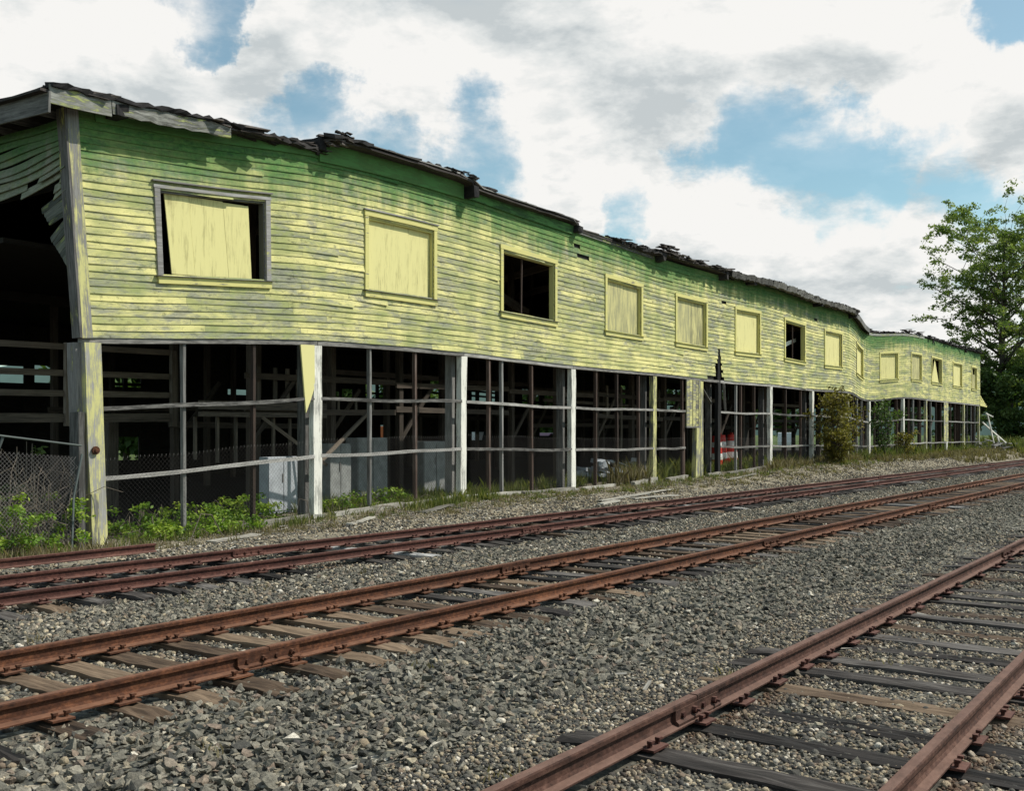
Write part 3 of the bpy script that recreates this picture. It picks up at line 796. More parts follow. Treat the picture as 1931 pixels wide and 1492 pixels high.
# mullions and girts
MULL = {0: [.36, .68], 1: [.33, .64], 2: [.22, .33, .60], 3: [.27, .52, .80], 4: [.42, .62], 5: [.33, .42, .68], 6: [.36, .72], 7: [.35, .7], 8: [.25, .5, .75], 9: [.2, .4, .6, .8], 10: [.2, .4, .7],
        11: [.25, .5, .75], 12: [.25, .5, .8], 13: [.25, .5, .75]}
for i in range(14):
    X0, X1 = POSTS[i], POSTS[i + 1]
    for f in MULL[i]:
        X = X0 + (X1 - X0) * f; y = fY(X) + .10; zb = gz(X, y) - .1
        ln = random.uniform(-.04, .04)
        hp(MB().beam((X + ln, y, zb), (X, y, fB(X) - .13), .075, .11, up=(0, 1, 0), segs=4, jit=.006).build('mullion', M['brown_mullion'] if random.random() < .7 else M['grey_wood']))
    for lst, dy in ((UP, .0), (LO, .0)):
        a, c = lst[i], lst[i + 1]
        x0, x1 = X0 + .11, X1 - .11
        if i == 4: x1 = 38.9
        if i == 0: x0 = 12.18
        pts = []; ph = random.random() * 6
        for q in range(11):
            u = q / 10; X = x0 + (x1 - x0) * u
            pts.append((X, fY(X) + .02, a + (c - a) * u - .02 * math.sin(math.pi * u) + .012 * math.sin(u * 9 + ph)))
        mb = MB().poly(pts, .07, .085, jit=.006)
        hp(mb.build('girt', M['girt_wood']))
# boarded hatch beside the burnt post
for q in range(5):
    xa = 38.95 + q * .30
    zlow = 2.18 if q < 3 else (1.9 if q == 3 else 2.15)
    hp(MB().box((xa, 18.955 + .012 * (q % 2), zlow), (xa + .25, 19.0 + .012 * (q % 2), fB(xa) - .14), r=random.random()).build('hatch_plank', M['yellow_post']))
hp(MB().box((38.9, 18.93, 2.12), (40.3, 18.99, 2.18)).build('hatch_ledge', M['casing_grey']))
hp(MB().beam((39.95, 19.03, gz(39.9) - .1), (40.05, 19.03, 2.15), .38, .2, up=(0, 1, 0), segs=4, jit=.006).build('post', M['yellow_post']))
hp(MB().beam((40.38, 19.03, gz(40.3) - .1), (40.38, 19.03, fB(40.4) - .15), .26, .18, up=(0, 1, 0), segs=4, jit=.006).build('post', M['yellow_post']))
hp(MB().beam((38.9, 19.1, gz(38.9) - .1), (38.88, 19.1, 2.85), .10, .12, up=(0, 1, 0), segs=3, jit=.005).build('door_jamb', M['brown_mullion']))
hp(MB().beam((42.7, 18.98, 4.1), (43.5, 19.25, 2.9), .10, .04, segs=2, jit=.01).build('hanging_batten', M['grey_wood']))
hp(MB().beam((40.75, 19.2, 4.0), (42.1, 19.3, 3.2), .10, .04, segs=2, jit=.01).build('hanging_batten', M['grey_wood']))

for q in range(4):
    xa = 83.7 + q * .36
    hp(MB().box((xa, 18.95 + .012 * (q % 2), 1.3), (xa + .33, 18.99 + .012 * (q % 2), fB(xa) - .14), r=random.random()).build('hatch_plank', M['yellow_post']))
# burnt post reaches up through the notch
hp(MB().beam((42.25, 19.10, 4.0), (42.25, 19.10, 5.6), .24, .2, up=(0, 1, 0), segs=4, jit=.02).build('charred_post', M['char']))

# far end: siding flares out and the corner has fallen in
for q in range(6):
    t = q * .035
    a = S(96.9, t, .03); 
    hp(MB().beam(a, a + Vector((2.6 - q * .42, -.05, -.10 - .03 * q)), .03, .15, segs=2, jit=.01).build('splayed_board', M['casing_paint']))

# left end wall: sagging boards over a wide dark opening
EX = 11.70
def endz(y, t):            # lower ragged line and eave line of the end wall
    return t
for q in range(22):
    z = 8.02 - q * .155
    yb = 26.6
    # bottom of the boarding: high in the middle of the opening, falling to the corner
    mb = BoardMB(); r = random.random(); n = 30; b0 = 0; st = []; gap = {7: (1.0, 1.45), 9: (.35, .85), 10: (1.9, 2.4), 12: (.0, .3)}.get(q)
    sagq = q / 22
    for i in range(n + 1):
        yy = 19.16 + (yb - 19.16) * i / n; d = yy - 19.16
        zz = z - sagq * 0.95 * math.sin(min(1, d / 2.6) * math.pi * .5) - sagq * .2 * min(1, d / 4) - .02 * math.sin(d * 2 + q) + sagq * 0.85 + .03 * math.sin(q * 2.7) * d / 3
        if gap and gap[0] < d < gap[1]: continue
        low = np.interp(d, [0, .15, .8, 3.8, 8], [5.9, 6.1, 6.72, 6.80, 6.75])
        if zz < low + .02: continue
        st.append((yy, zz))
    # split into continuous runs
    run = []
    runs = []
    for s_ in st:
        if run and s_[0] - run[-1][0] > 0.3: runs.append(run); run = []
        run.append(s_)
    if len(run) > 1: runs.append(run)
    runs = [r_ for r_ in runs if len(r_) > 1]
    for rn in runs:
        mb = BoardMB(); r = random.random()
        tw = random.uniform(-.01, .03) + (.05 if random.random() < .2 else 0)
        for (yy, zz) in rn:
            lx = EX + lean(EX) * np.clip((zz - 3.8) / 4.5, 0, 1) + .02
            mb.v += [Vector((lx - .008, yy, zz + .165)), Vector((lx - .03 - tw, yy, zz - .012)), Vector((lx - .004 - tw, yy, zz - .012))]
            mb.top += [8.3 - zz - .15, 8.3 - zz, 8.3 - zz]
        for i in range(len(rn) - 1):
            g = 3 * i; u0, u1 = rn[i][0], rn[i + 1][0]; v0 = rn[i][1]
            mb.face((g, g + 3, g + 4, g + 1), ((u0, v0 + .16), (u1, v0 + .16), (u1, v0), (u0, v0)), r)
            mb.face((g + 1, g + 4, g + 5, g + 2), ((u0, v0), (u1, v0), (u1, v0 - .02), (u0, v0 - .02)), r)
        hp(mb.build('end_board', M['siding_end_shade']))
# short splintered boards hanging at the corner
for q in range(11):
    z0 = 6.72 - q * .13; L = max(.22, 1.05 - q * .085)
    lx = EX + lean(EX) * (z0 - 3.8) / 4.5
    a = Vector((lx, 19.2, z0)); c = Vector((lx - .03, 19.2 + L * .82, z0 - L * .55 + .28 * (q < 4)))
    hp(MB().beam(a, c, .022, .13, segs=2, jit=.008).build('hanging_board', M['end_wood']))
# end wall above the opening has a back layer so that no light leaks
mb = MB()
lx = EX - .18
mb.prism([(lx + .22, 19.2, 8.3), (lx + .22, 27, 8.3), (lx + .28, 27, 6.95), (lx + .28, 20.2, 6.95), (lx + .28, 19.2, 6.5)], (.04, 0, 0))
hp(mb.build('end_light_block', M['dark_inside']))

# ---- roof
STEP = [(11, .12), (15, .06), (17.95, -.08), (18.05, .18), (21, .16), (24.0, .14), (24.1, -.02), (30.15, .10), (30.25, -.08), (36.1, -.04), (36.2, .06), (42.4, .0), (97, 0)]
def roof_z(X, Y):
    w = min(1.0, max(0.0, (Y - 19) / 4.0))
    return (fT(X) + .10 + float(np.interp(X, [p[0] for p in STEP], [p[1] for p in STEP]))) * (1 - w) + 8.95 * w - .018 * (Y - 19)
OVER = [(11.2, .42), (15.3, .42), (16.0, .22), (18.0, .12), (18.2, .46), (23.9, .44), (24.3, .34), (30.1, .30), (30.4, .08), (34.5, .12), (36.2, .34), (42.3, .36), (48.0, .45), (54, .45), (60.5, .40), (61, .35), (67.4, .30), (68.0, -.3), (72, -.2), (78.8, .05), (97.2, .15)]
def over(X): return float(np.interp(X, [p[0] for p in OVER], [p[1] for p in OVER]))
rf = MB(); rx = sorted(list(np.arange(11.2, 97.3, .5)) + [17.96, 18.04, 24.01, 24.09, 30.16, 30.24, 36.11, 36.19]); ry = [0, .5, 2, 6, 14, 22.5]
nr = len(ry)
for X in rx:
    for q in ry:
        Y = fY(X) - over(X) + (q if q else 0)
        dz = roof_z(X, Y)
        if q == 0: dz += random.uniform(-.02, .02) - .01
        rf.v.append(Vector((X + lean(X), Y, dz)))
nv = len(rf.v)
for v in list(rf.v): rf.v.append(v + Vector((0, 0, -.05)))
for i in range(len(rx) - 1):
    if 67.0 < rx[i] < 71: pass
    for j in range(nr - 1):
        a = i * nr + j
        rf.face((a, a + nr, a + nr + 1, a + 1), ((rx[i], ry[j]), (rx[i + 1], ry[j]), (rx[i + 1], ry[j + 1]), (rx[i], ry[j + 1])))
        rf.face((nv + a + 1, nv + a + nr + 1, nv + a + nr, nv + a), ((rx[i], ry[j]), (rx[i + 1], ry[j]), (rx[i + 1], ry[j + 1]), (rx[i], ry[j + 1])))
    a = i * nr
    rf.face((a + nr, a, nv + a, nv + a + nr), ((rx[i + 1], 0), (rx[i], 0), (rx[i], .05), (rx[i + 1], .05)))
roof = hp(rf.build('roof', M['rotten_wood']))
def rp(o):
    o.parent = roof; o.matrix_parent_inverse = (Matrix.Translation(hall.location) @ roof.matrix_parent_inverse).inverted() if False else Matrix.Identity(4)
    return o
# roof planks along the eave, some missing, some slipped
for (a, c, z0, w, mt, rows) in [(11.2, 15.4, .06, .22, 'rotten_wood', 3), (15.4, 18.0, .05, .16, 'rotten_wood', 2), (18.15, 24.05, .07, .2, 'grey_wood', 3), (24.0, 30.3, .05, .18, 'grey_wood', 2),
                                (30.4, 36.0, .04, .16, 'rotten_wood', 2), (36.2, 42.4, .06, .2, 'rotten_wood', 3), (42.4, 60.6, .10, .2, 'rotten_wood', 3), (66.9, 78, .05, .2, 'rotten_wood', 2), (78, 97, .05, .2, 'rotten_wood', 2)]:
    for row in range(rows):
        x = a
        while x < c:
            L = random.uniform(1.2, 3.6); xe = min(c, x + L)
            if random.random() < .88:
                n = max(1, int((xe - x) / .5))
                off = random.uniform(-.03, .05); sk = random.uniform(-.012, .02)
                f = lambda X: Vector((X + lean(X), fY(X) - over(X) + row * .19 - off + .08, roof_z(X, fY(X)) + z0 * .5 + .012 + row * .004 + sk * (X - x)))
                mb = MB().poly([f(x + (xe - x) * i / n) for i in range(n + 1)], w, .035, jit=.008)
                rp(mb.build('roof_plank', M[mt]))
            x = xe + .01
# black roofing felt curling over the edge of the first bays
for (xa, xb, h, zo) in ((11.2, 15.6, .09, .05), (15.65, 17.95, .13, .0), (18.1, 19.6, .10, .05), (34.0, 36.1, .12, .04)):
    n = int((xb - xa) / .14)
    f = lambda X: Vector((X + lean(X), fY(X) - over(X) + .04, roof_z(X, fY(X)) + zo + .03 * mnoise.noise(Vector((X * 3, 0, 2)))))
    rp(MB().poly([f(xa + (xb - xa) * i / n) for i in range(n + 1)], .26, h, jit=.034).build('roofing_felt', M['black_wood']))
# fascia boards
def fascia(xa, xb, h, mt, d=.0, dz=0.0, n=8, jit=.004):
    f = lambda X: Vector((X + lean(X), fY(X) - over(X) - .02 - d, roof_z(X, fY(X)) - h / 2 + .04 + dz))
    mb = MB().poly([f(xa + (xb - xa) * i / n) for i in range(n + 1)], .04, h, jit=jit)
    return rp(mb.build('fascia', M[mt]))
fascia(11.18, 12.4, .36, 'worn_fascia', .0, 0, 4)
fascia(12.42, 15.2, .28, 'worn_fascia', .0, -.03, 14, .022)
fascia(61.0, 67.7, .30, 'grey_wood', .0, 0, 6)
mb = MB(); r = .4
mb.beam((11.16 - .36, 18.66, 8.24), (11.16 - .34, 27.0, 8.62), .04, .40, segs=8, jit=.006, r=r)
rp(mb.build('fascia', M['grey_wood']))
mb = MB(); mb.beam((11.25 - .36, 18.7, 8.45), (11.25 - .34, 27.0, 8.83), .5, .06, segs=8, jit=.02, r=r)
rp(mb.build('roof_plank', M['rotten_wood']))
for q in range(6):
    y = 19.6 + q * 1.1
    rp(MB().beam((10.85, y, 8.30 + q * .04), (12.4, y, 8.34 + q * .04), .06, .14).build('rafter_tail', M['grey_wood']))
# rafter ends as dark blocks at the bays, hanging splinters and moss
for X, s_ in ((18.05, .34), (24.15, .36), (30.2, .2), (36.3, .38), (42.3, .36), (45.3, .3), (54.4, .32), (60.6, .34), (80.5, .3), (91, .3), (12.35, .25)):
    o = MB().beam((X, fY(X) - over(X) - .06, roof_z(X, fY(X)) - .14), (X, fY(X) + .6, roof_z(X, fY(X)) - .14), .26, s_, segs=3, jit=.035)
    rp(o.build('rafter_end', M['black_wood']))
# ragged layers of rotten roofing along the eave
def rags(xa, xb, n, name, mt, zr=(0, .2), ln=(.15, .7), th=(.012, .05), outr=(-.1, .25), kind=True):
    mb = MB()
    for i in range(n):
        X = random.uniform(xa, xb); L = random.uniform(*ln)
        y = fY(X) - over(X) + random.uniform(*outr)
        z = roof_z(X, y) + random.uniform(*zr)
        a = Vector((X + lean(X), y, z)); an = random.gauss(0, .09)
        d = Vector((math.cos(an) * L, random.gauss(0, .16) * L, math.sin(an) * L * .6))
        mb.beam(a, a + d, random.uniform(.04, .18), random.uniform(*th), segs=2, jit=.018)
    o = rp(mb.build(name, M[mt])); o['kind'] = 'stuff'
rags(11.2, 15.6, 46, 'rotten_roofing', 'rotten_wood', (.04, .08), (.3, .9), outr=(.0, .3))
rags(15.4, 18.0, 46, 'rotten_roofing', 'rotten_wood', (-.06, .06), (.2, .7))
rags(17.7, 18.6, 26, 'rotten_roofing', 'rotten_wood', (-.2, .16), (.1, .4))
rags(18.8, 22.4, 14, 'rotten_roofing', 'rotten_wood', (.06, .09), (.3, .8), outr=(.05, .3))
rags(22.4, 25.0, 34, 'rotten_roofing', 'black_wood', (.04, .17), (.2, .6), outr=(.0, .4))
rags(25.2, 30.0, 12, 'rotten_roofing', 'rotten_wood', (.03, .07), (.3, .8), outr=(.05, .3))
rags(32.4, 36.4, 70, 'rotten_roofing', 'black_wood', (.02, .16), (.15, .5))
rags(35.8, 37.2, 26, 'rotten_roofing', 'rotten_wood', (.04, .34), (.2, .7))
rags(36.6, 42.6, 110, 'rotten_roofing', 'rotten_wood', (-.04, .16), (.2, .7))
rags(42.4, 60.8, 420, 'mossy_roofing', 'rotten_wood', (-.18, .12), (.1, .4))
rags(56.5, 61.2, 60, 'rotten_roofing', 'rotten_wood', (-.06, .2), (.2, .8))
rags(67.9, 78.0, 70, 'rotten_roofing', 'black_wood', (-.03, .12), (.3, .9))
rags(73.0, 77.5, 26, 'rotten_roofing', 'rotten_wood', (.1, .34), (.2, .9))
rags(79.0, 97.0, 160, 'rotten_roofing', 'black_wood', (-.04, .2), (.3, 1.0))
# thick crumbling edge of layered shingles over the middle bays
for (xa, xb, h) in ((42.6, 47.2, .26), (47.25, 53.8, .30), (53.9, 60.4, .26)):
    n = int((xb - xa) / .16)
    f = lambda X: Vector((X, fY(X) - over(X) - .03, roof_z(X, fY(X)) - .04))
    rp(MB().poly([f(xa + (xb - xa) * i / n) for i in range(n + 1)], .22, h, jit=.045).build('shingle_edge', M['worn_shingle']))

# ---- inside: columns, beams, slatted back wall
DEP = 40.0
for Yc in (21.9, 25.2, 31.5, 37.5):
    for i, X in enumerate(POSTS):
        if i > 13 or (i == 0 and Yc < 30): continue
        for xo in ((X + .3, X + 3.3) if Yc < 26 else (X + .3,)):
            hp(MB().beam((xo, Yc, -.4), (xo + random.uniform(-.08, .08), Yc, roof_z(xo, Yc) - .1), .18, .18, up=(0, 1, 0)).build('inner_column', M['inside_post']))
        if Yc < 26: hp(MB().beam((X + .3, Yc, 1.6), (X + 1.9, Yc, 3.4), .06, .14).build('knee_brace', M['inside_post']))
for Yc, z in ((21.9, 2.55), (21.9, 3.45), (25.2, 2.2), (25.2, 3.9), (31.5, 2.7)):
    for i in range(1, 13):
        if random.random() < .75: hp(MB().beam((POSTS[i], Yc - .12, z + random.uniform(-.12, .12)), (POSTS[i + 1] - .05, Yc - .12, z + random.uniform(-.12, .12)), .05, .17, segs=2, jit=.01).build('cross_rail', M['inside_post']))
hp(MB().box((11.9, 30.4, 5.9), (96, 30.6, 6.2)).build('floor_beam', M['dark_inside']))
hp(MB().box((12.2, 23.0, 6.22), (96.5, DEP, 6.34)).build('light_block_slab', M['dark_inside']))  # slab added overhead to keep light out of the interior
# rail stall near the left end
for z in (3.95, 3.30, 2.80, 2.20):
    hp(MB().beam((10.6, 23.6, z), (17.1, 23.6, z + .1), .04, .15 if z > 2.5 else .22, segs=3, jit=.005).build('stall_rail', M['inside_stud']))
for X in (14.1, 17.15):
    hp(MB().beam((X, 23.55, 2.05), (X, 23.55, 4.1), .16, .12, up=(0, 1, 0)).build('stall_post', M['inside_stud']))
hp(MB().beam((16.2, 25, -.3), (16.2, 25, 2.4), .3, .3, up=(0, 1, 0)).build('stall_post', M['inside_stud']))
# stall front with studs in the first bays
for z, h in ((2.60, .22), (2.36, .12)):
    hp(MB().beam((16.5, 21.6, z), (20.9, 21.6, z + .02), .1, h).build('stall_beam', M['inside_stud']))
for X in (16.6, 17.3, 17.9, 18.5, 19.2, 19.8):
    hp(MB().beam((X, 21.9, 1.0 + random.uniform(-.1, .3)), (X, 21.9, 2.3), .07, .07, up=(0, 1, 0)).build('hanging_stud', M['inside_stud']))
for X in (18.75, 19.35, 19.8, 20.2):
    hp(MB().beam((X, 22.0, 2.75), (X, 22.0, 3.7), .11, .06, up=(0, 1, 0)).build('hanging_stud', M['inside_stud']))
hp(MB().beam((18.2, 21.2, 2.3), (19.6, 20.2, 1.0), .07, .09).build('knee_brace', M['inside_stud']))
hp(MB().beam((22.4, 21.2, 2.6), (19.2, 20.2, 1.0), .07, .09).build('knee_brace', M['inside_stud']))
for q in range(5):
    hp(MB().beam((20.6 + q * .75, 22.3, 2.45), (20.6 + q * .75, 22.3, 2.85), .06, .05, up=(0, 1, 0)).build('hanging_stud', M['inside_stud']))
for i, X in enumerate((37.2, 38.4, 33.8, 34.6, 41.9, 44.2, 44.8)):
    hp(MB().beam((X, 21.8, 1.2 if i % 2 else 2.6), (X + .05, 21.8, 3.9), .09, .09, up=(0, 1, 0), segs=3, jit=.02).build('hanging_stud', M['inside_stud']))
hp(MB().beam((33.5, 22.5, 3.2), (42, 22.5, 3.1), .05, .12).build('stall_rail', M['inside_stud']))
# back wall: boards with gaps where daylight shows; open bays to the far right
OPENPX = [(0, 45, 690, 722), (66, 108, 690, 722), (132, 156, 697, 720), (205, 266, 706, 730), (612, 640, 738, 752), (645, 665, 734, 750), (690, 730, 718, 750), (775, 787, 712, 752), (812, 848, 712, 752), (890, 950, 730, 757),
          (985, 1017, 735, 764), (1027, 1047, 735, 770), (1062, 1080, 732, 764), (1155, 1180, 727, 772), (1258, 1290, 735, 775), (1362, 1378, 730, 754), (217, 262, 824, 868), (718, 735, 802, 834), (890, 930, 815, 830), (1018, 1047, 806, 822), (430, 470, 735, 745)]
OPEN = []
for (xa, xb, ya, yb) in OPENPX:
    p0, p1 = at(xa, yb, DEP), at(xb, ya, DEP); OPEN.append((round(p0.x, 2), round(p1.x, 2), round(at((xa + xb) / 2, yb, DEP).z, 2), round(at((xa + xb) / 2, ya, DEP).z, 2)))
xs_ = sorted(set([8.0] + [v for o_ in OPEN for v in o_[:2]] + list(np.arange(9.5, 97, 2.7))))
xs_ = [x for i, x in enumerate(xs_) if i == 0 or x - xs_[i - 1] > .02] + [97.0]
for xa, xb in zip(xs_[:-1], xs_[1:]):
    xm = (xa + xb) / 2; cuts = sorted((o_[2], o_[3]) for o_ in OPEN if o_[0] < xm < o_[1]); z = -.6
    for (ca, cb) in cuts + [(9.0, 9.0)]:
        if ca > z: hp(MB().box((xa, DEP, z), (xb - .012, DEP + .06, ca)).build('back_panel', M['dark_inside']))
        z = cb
for (xa, xb, za, zb) in OPEN:
    if zb > 3 and xb - xa > 1.5:
        for q in range(2 if xb - xa > 2.4 else 1):
            z = za + (zb - za) * (.3 + .35 * q) + random.uniform(-.06, .06)
            hp(MB().beam((xa - .1, DEP - .06, z), (xb + .1, DEP - .06, z + random.uniform(-.12, .12)), .04, .13).build('back_slat', M['dark_inside']))
        hp(MB().beam((xa + (xb - xa) * .45, DEP - .12, za - .3), (xa + (xb - xa) * .45, DEP - .12, zb + .3), .2, .1, up=(0, 1, 0)).build('back_stud', M['dark_inside']))
for X in np.arange(66, 97, 2.2):
    hp(MB().beam((X, DEP, -.4), (X, DEP, 4.2), .22, .2, up=(0, 1, 0)).build('inner_column', M['dark_inside']))
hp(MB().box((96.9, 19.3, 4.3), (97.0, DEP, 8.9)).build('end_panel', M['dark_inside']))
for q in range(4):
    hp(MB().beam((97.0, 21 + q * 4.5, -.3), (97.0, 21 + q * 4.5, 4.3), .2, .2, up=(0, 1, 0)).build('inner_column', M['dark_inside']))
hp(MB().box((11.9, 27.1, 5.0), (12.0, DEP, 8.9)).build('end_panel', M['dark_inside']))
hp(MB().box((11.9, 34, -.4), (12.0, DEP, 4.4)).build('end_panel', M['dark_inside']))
# beams glimpsed through the open upper windows
for X in np.arange(20, 60, 3.03):
    hp(MB().beam((X, 19.3, 8.5), (X + .4, 26, 7.6), .12, .25).build('roof_rafter', M['inside_stud']))
hp(MB().beam((25, 21.5, 7.9), (31, 21.5, 6.3), .1, .3).build('fallen_rafter', M['inside_stud']))

# ================================================================ railway tracks
RAIL_H = .168
prof = [(-.063, 0), (.063, 0), (.063, .010), (.018, .024), (.007, .042), (.007, .094), (.012, .104), (.031, .109), (.0325, .133), (.027, .142), (-.027, .142), (-.0325, .133), (-.031, .109), (-.012, .104), (-.007, .094), (-.007, .042), (-.018, .024), (-.063, .010)]
def rail_mesh(L, wob=0.0):
    n = max(1, int(L / 1.3)); v = []; f = []
    np_ = len(prof)
    for i in range(n + 1):
        x = L * i / n
        for (y, z) in prof: v.append((x, y + wob * math.sin(x * .6), z + wob * .6 * math.sin(x * .9 + 1)))
    for i in range(n):
        for q in range(np_):
            q2 = (q + 1) % np_
            f.append((i * np_ + q2, i * np_ + q, (i + 1) * np_ + q, (i + 1) * np_ + q2))
    f.append(tuple(range(np_))); f.append(tuple(range(n * np_ + np_ - 1, n * np_ - 1, -1)))
    me = bpy.data.meshes.new('rail'); me.from_pydata(v, [], f); me.update()
    return me

def tie_mesh(seed):
    rd = random.Random(seed); v = []; f = []; nx, ny = 14, 5; L, W, H = 2.6, .225, .16
    for i in range(nx + 1):
        for j in range(ny + 1):
            y = L * (i / nx - .5); x = W * (j / ny - .5)
            e = max(0, abs(i / nx - .5) * 2 - .86) * .25
            crown = -.012 * (abs(j / ny - .5) * 2) ** 3
            crack = -.014 if (j == 2 and rd.random() < .55) or (j == 4 and rd.random() < .3) else 0
            z = crown + crack + rd.uniform(-.006, .006) - e * rd.random()
            x += rd.uniform(-.006, .006) + .004 * math.sin(i * .7 + seed)
            if i in (0, nx): y += rd.uniform(-.03, .03)
            v.append((x, y, z))
    top = len(v)
    ring = [(i, 0) for i in range(nx + 1)] + [(nx, j) for j in range(1, ny + 1)] + [(i, ny) for i in range(nx - 1, -1, -1)] + [(0, j) for j in range(ny - 1, 0, -1)]
    for (i, j) in ring:
        p = v[i * (ny + 1) + j]; v.append((p[0] * 1.02, p[1], -H))
    uvs = []
    for i in range(nx):
        for j in range(ny):
            a = i * (ny + 1) + j; f.append((a, a + 1, a + ny + 2, a + ny + 1))
    for q in range(len(ring)):
        q2 = (q + 1) % len(ring)
        a = ring[q][0] * (ny + 1) + ring[q][1]; b2 = ring[q2][0] * (ny + 1) + ring[q2][1]
        f.append((a, b2, top + q2, top + q))
    f.append(tuple(range(top, top + len(ring))))
    me = bpy.data.meshes.new('sleeper'); me.from_pydata(v, [], f)
    uvl = me.uv_layers.new(name='UVMap')
    for lp in me.loops:
        p = me.vertices[lp.vertex_index].co
        uvl.data[lp.index].uv = (p.y, p.x + p.z * 1.1)
    bm = bmesh.new(); bm.from_mesh(me); bmesh.ops.recalc_face_normals(bm, faces=bm.faces); bm.to_mesh(me); bm.free()
    me.update()
    return me

def plate_mesh():
    mb = MB()
    mb.box((-.085, -.138, 0), (.085, .138, .014))
    for sx_, sy in ((-.045, -.088), (.045, .088), (.05, -.085), (-.05, .085)):
        mb.box((sx_ - .011, sy - .011, .016), (sx_ + .011, sy + .011, .040))
        mb.box((sx_ - .018, sy - .022 * (1 if sy < 0 else .4), .040), (sx_ + .018, sy + .022 * (1 if sy > 0 else .4), .055))
    return mb.mesh('tie_plate')

def joint_meshes():
    bars = MB()
    for s_ in (-1, 1):
        bars.prism([(-.31, s_ * .010, .029), (-.31, s_ * .056, .017), (-.31, s_ * .058, .030), (-.31, s_ * .036, .046), (-.31, s_ * .034, .092), (-.31, s_ * .036, .107), (-.31, s_ * .012, .103)][::s_], (.62, 0, 0))
    bolts = MB()
    for q, x in enumerate((-.22, -.07, .07, .22)):
        for s_ in (-1, 1):
            big = (q % 2 == 0) == (s_ > 0)
            y = s_ * .034
            bolts.tube([(x, y, .068), (x, y + s_ * (.030 if big else .018), .068)], .024 if big else .019, 6 if big else 9)
            if big: bolts.tube([(x, y + s_ * .03, .068), (x, y + s_ * .055, .068)], .010, 7)
    return bars.mesh('joint_bar'), bolts.mesh('bolt')

TIE = [tie_mesh(i) for i in range(8)]
PLATE = plate_mesh(); BAR, BOLT = joint_meshes()
def mat_copy(me, mat):
    c = me.copy(); c.materials.clear(); c.materials.append(mat); return c
TIEB = [mat_copy(t, M['tie_brown']) for t in TIE]; TIED = [mat_copy(t, M['tie_dark']) for t in TIE]; TIEP = [mat_copy(t, M['tie_pale']) for t in TIE[:3]]

def track(label, yc, z0, xs, xe, mats, joints, step, rl, p_brown, dzt, plate_to, tie_gap=0.0):
    root = empty('railway_track', (0, yc, z0), label, 'track', 'parallel railway tracks')
    rm, pm_ = mats
    pl = mat_copy(PLATE, pm_); br = mat_copy(BAR, rm); bo = mat_copy(BOLT, pm_)
    for s_, j0 in zip((-1, 1), joints):
        y = s_ * .7525
        j = j0
        while j > xs: j -= rl
        first = True
        while j < xe:
            me = rail_mesh(rl - .008, 0.004); me.materials.append(rm)
            o = link('rail', me, None, root); o.location = (j + .004, y, .018)
            if j > xs - 3:
                b_ = link('joint_bar', br, None, root); b_.location = (j, y, .018)
                q = link('bolt', bo, None, b_)
            j += rl
    x = xs; rd = random.Random(int(yc * 100))
    while x < xe:
        r_ = rd.random()
        if rd.random() >= tie_gap:
            br_ = rd.random() < p_brown
            me = rd.choice(TIEP) if rd.random() < .045 and yc > 4 else rd.choice(TIEB if br_ else TIED)
            o = link('sleeper', me, None, root)
            o.location = (x, rd.uniform(-.08, .08), rd.uniform(-dzt, 0)); o.rotation_euler = (rd.uniform(-.006, .006), rd.uniform(-.03, .03), rd.uniform(-.035, .035) + (math.pi if rd.random() < .5 else 0))
            o.scale = (rd.uniform(.9, 1.1), rd.uniform(.97, 1.03), 1)
            if x < plate_to:
                for s_ in (-1, 1):
                    if rd.random() < .93:
                        p_ = link('tie_plate', pl, None, root)
                        p_.parent = o
                        p_.matrix_parent_inverse = Matrix.Identity(4)
                        c_ = o.rotation_euler.z
                        yy = s_ * .7525 - o.location.y
                        if abs(c_) > 1: yy = -yy
                        p_.location = (0, yy, .002 - o.location.z); p_.rotation_euler = (0, 0, -c_ + rd.uniform(-.02, .02))
        x += step * (rd.uniform(.76, 1.26) if yc < 3 else rd.uniform(.86, 1.14))
    return root
track('nearest railway track with mauve rusty rails and black half-buried sleepers', 2.12, 0.026, -7, 70, (M['rust_mauve'], M['rust_red']), (.8, 5.99), .56, 10.42, .22, .030, 30, .07)
track('middle railway track with orange rusty rails and brown weathered sleepers', 6.99, 0.026, -6, 125, (M['rust_orange'], M['rust_orange']), (5.4, 10.85), .505, 10.42, .62, .015, 40)
track('farthest railway track with dark red rails, closest to the building', 12.55, -.174, -4, 145, (M['rust_red'], M['rust_red']), (17.1, 11.1), .56, 11.9, .14, .03, 36, .06)
sr = rail_mesh(14.0, .004); sr.materials.append(M['rust_red'])
o = link('loose_rail', sr, None); o.location = (-3.5, 14.92, -.145); o.rotation_euler = (0, -.001, .0)
tag(o, 'single rusty rail ending on the dirt in front of the corner post', 'rail')

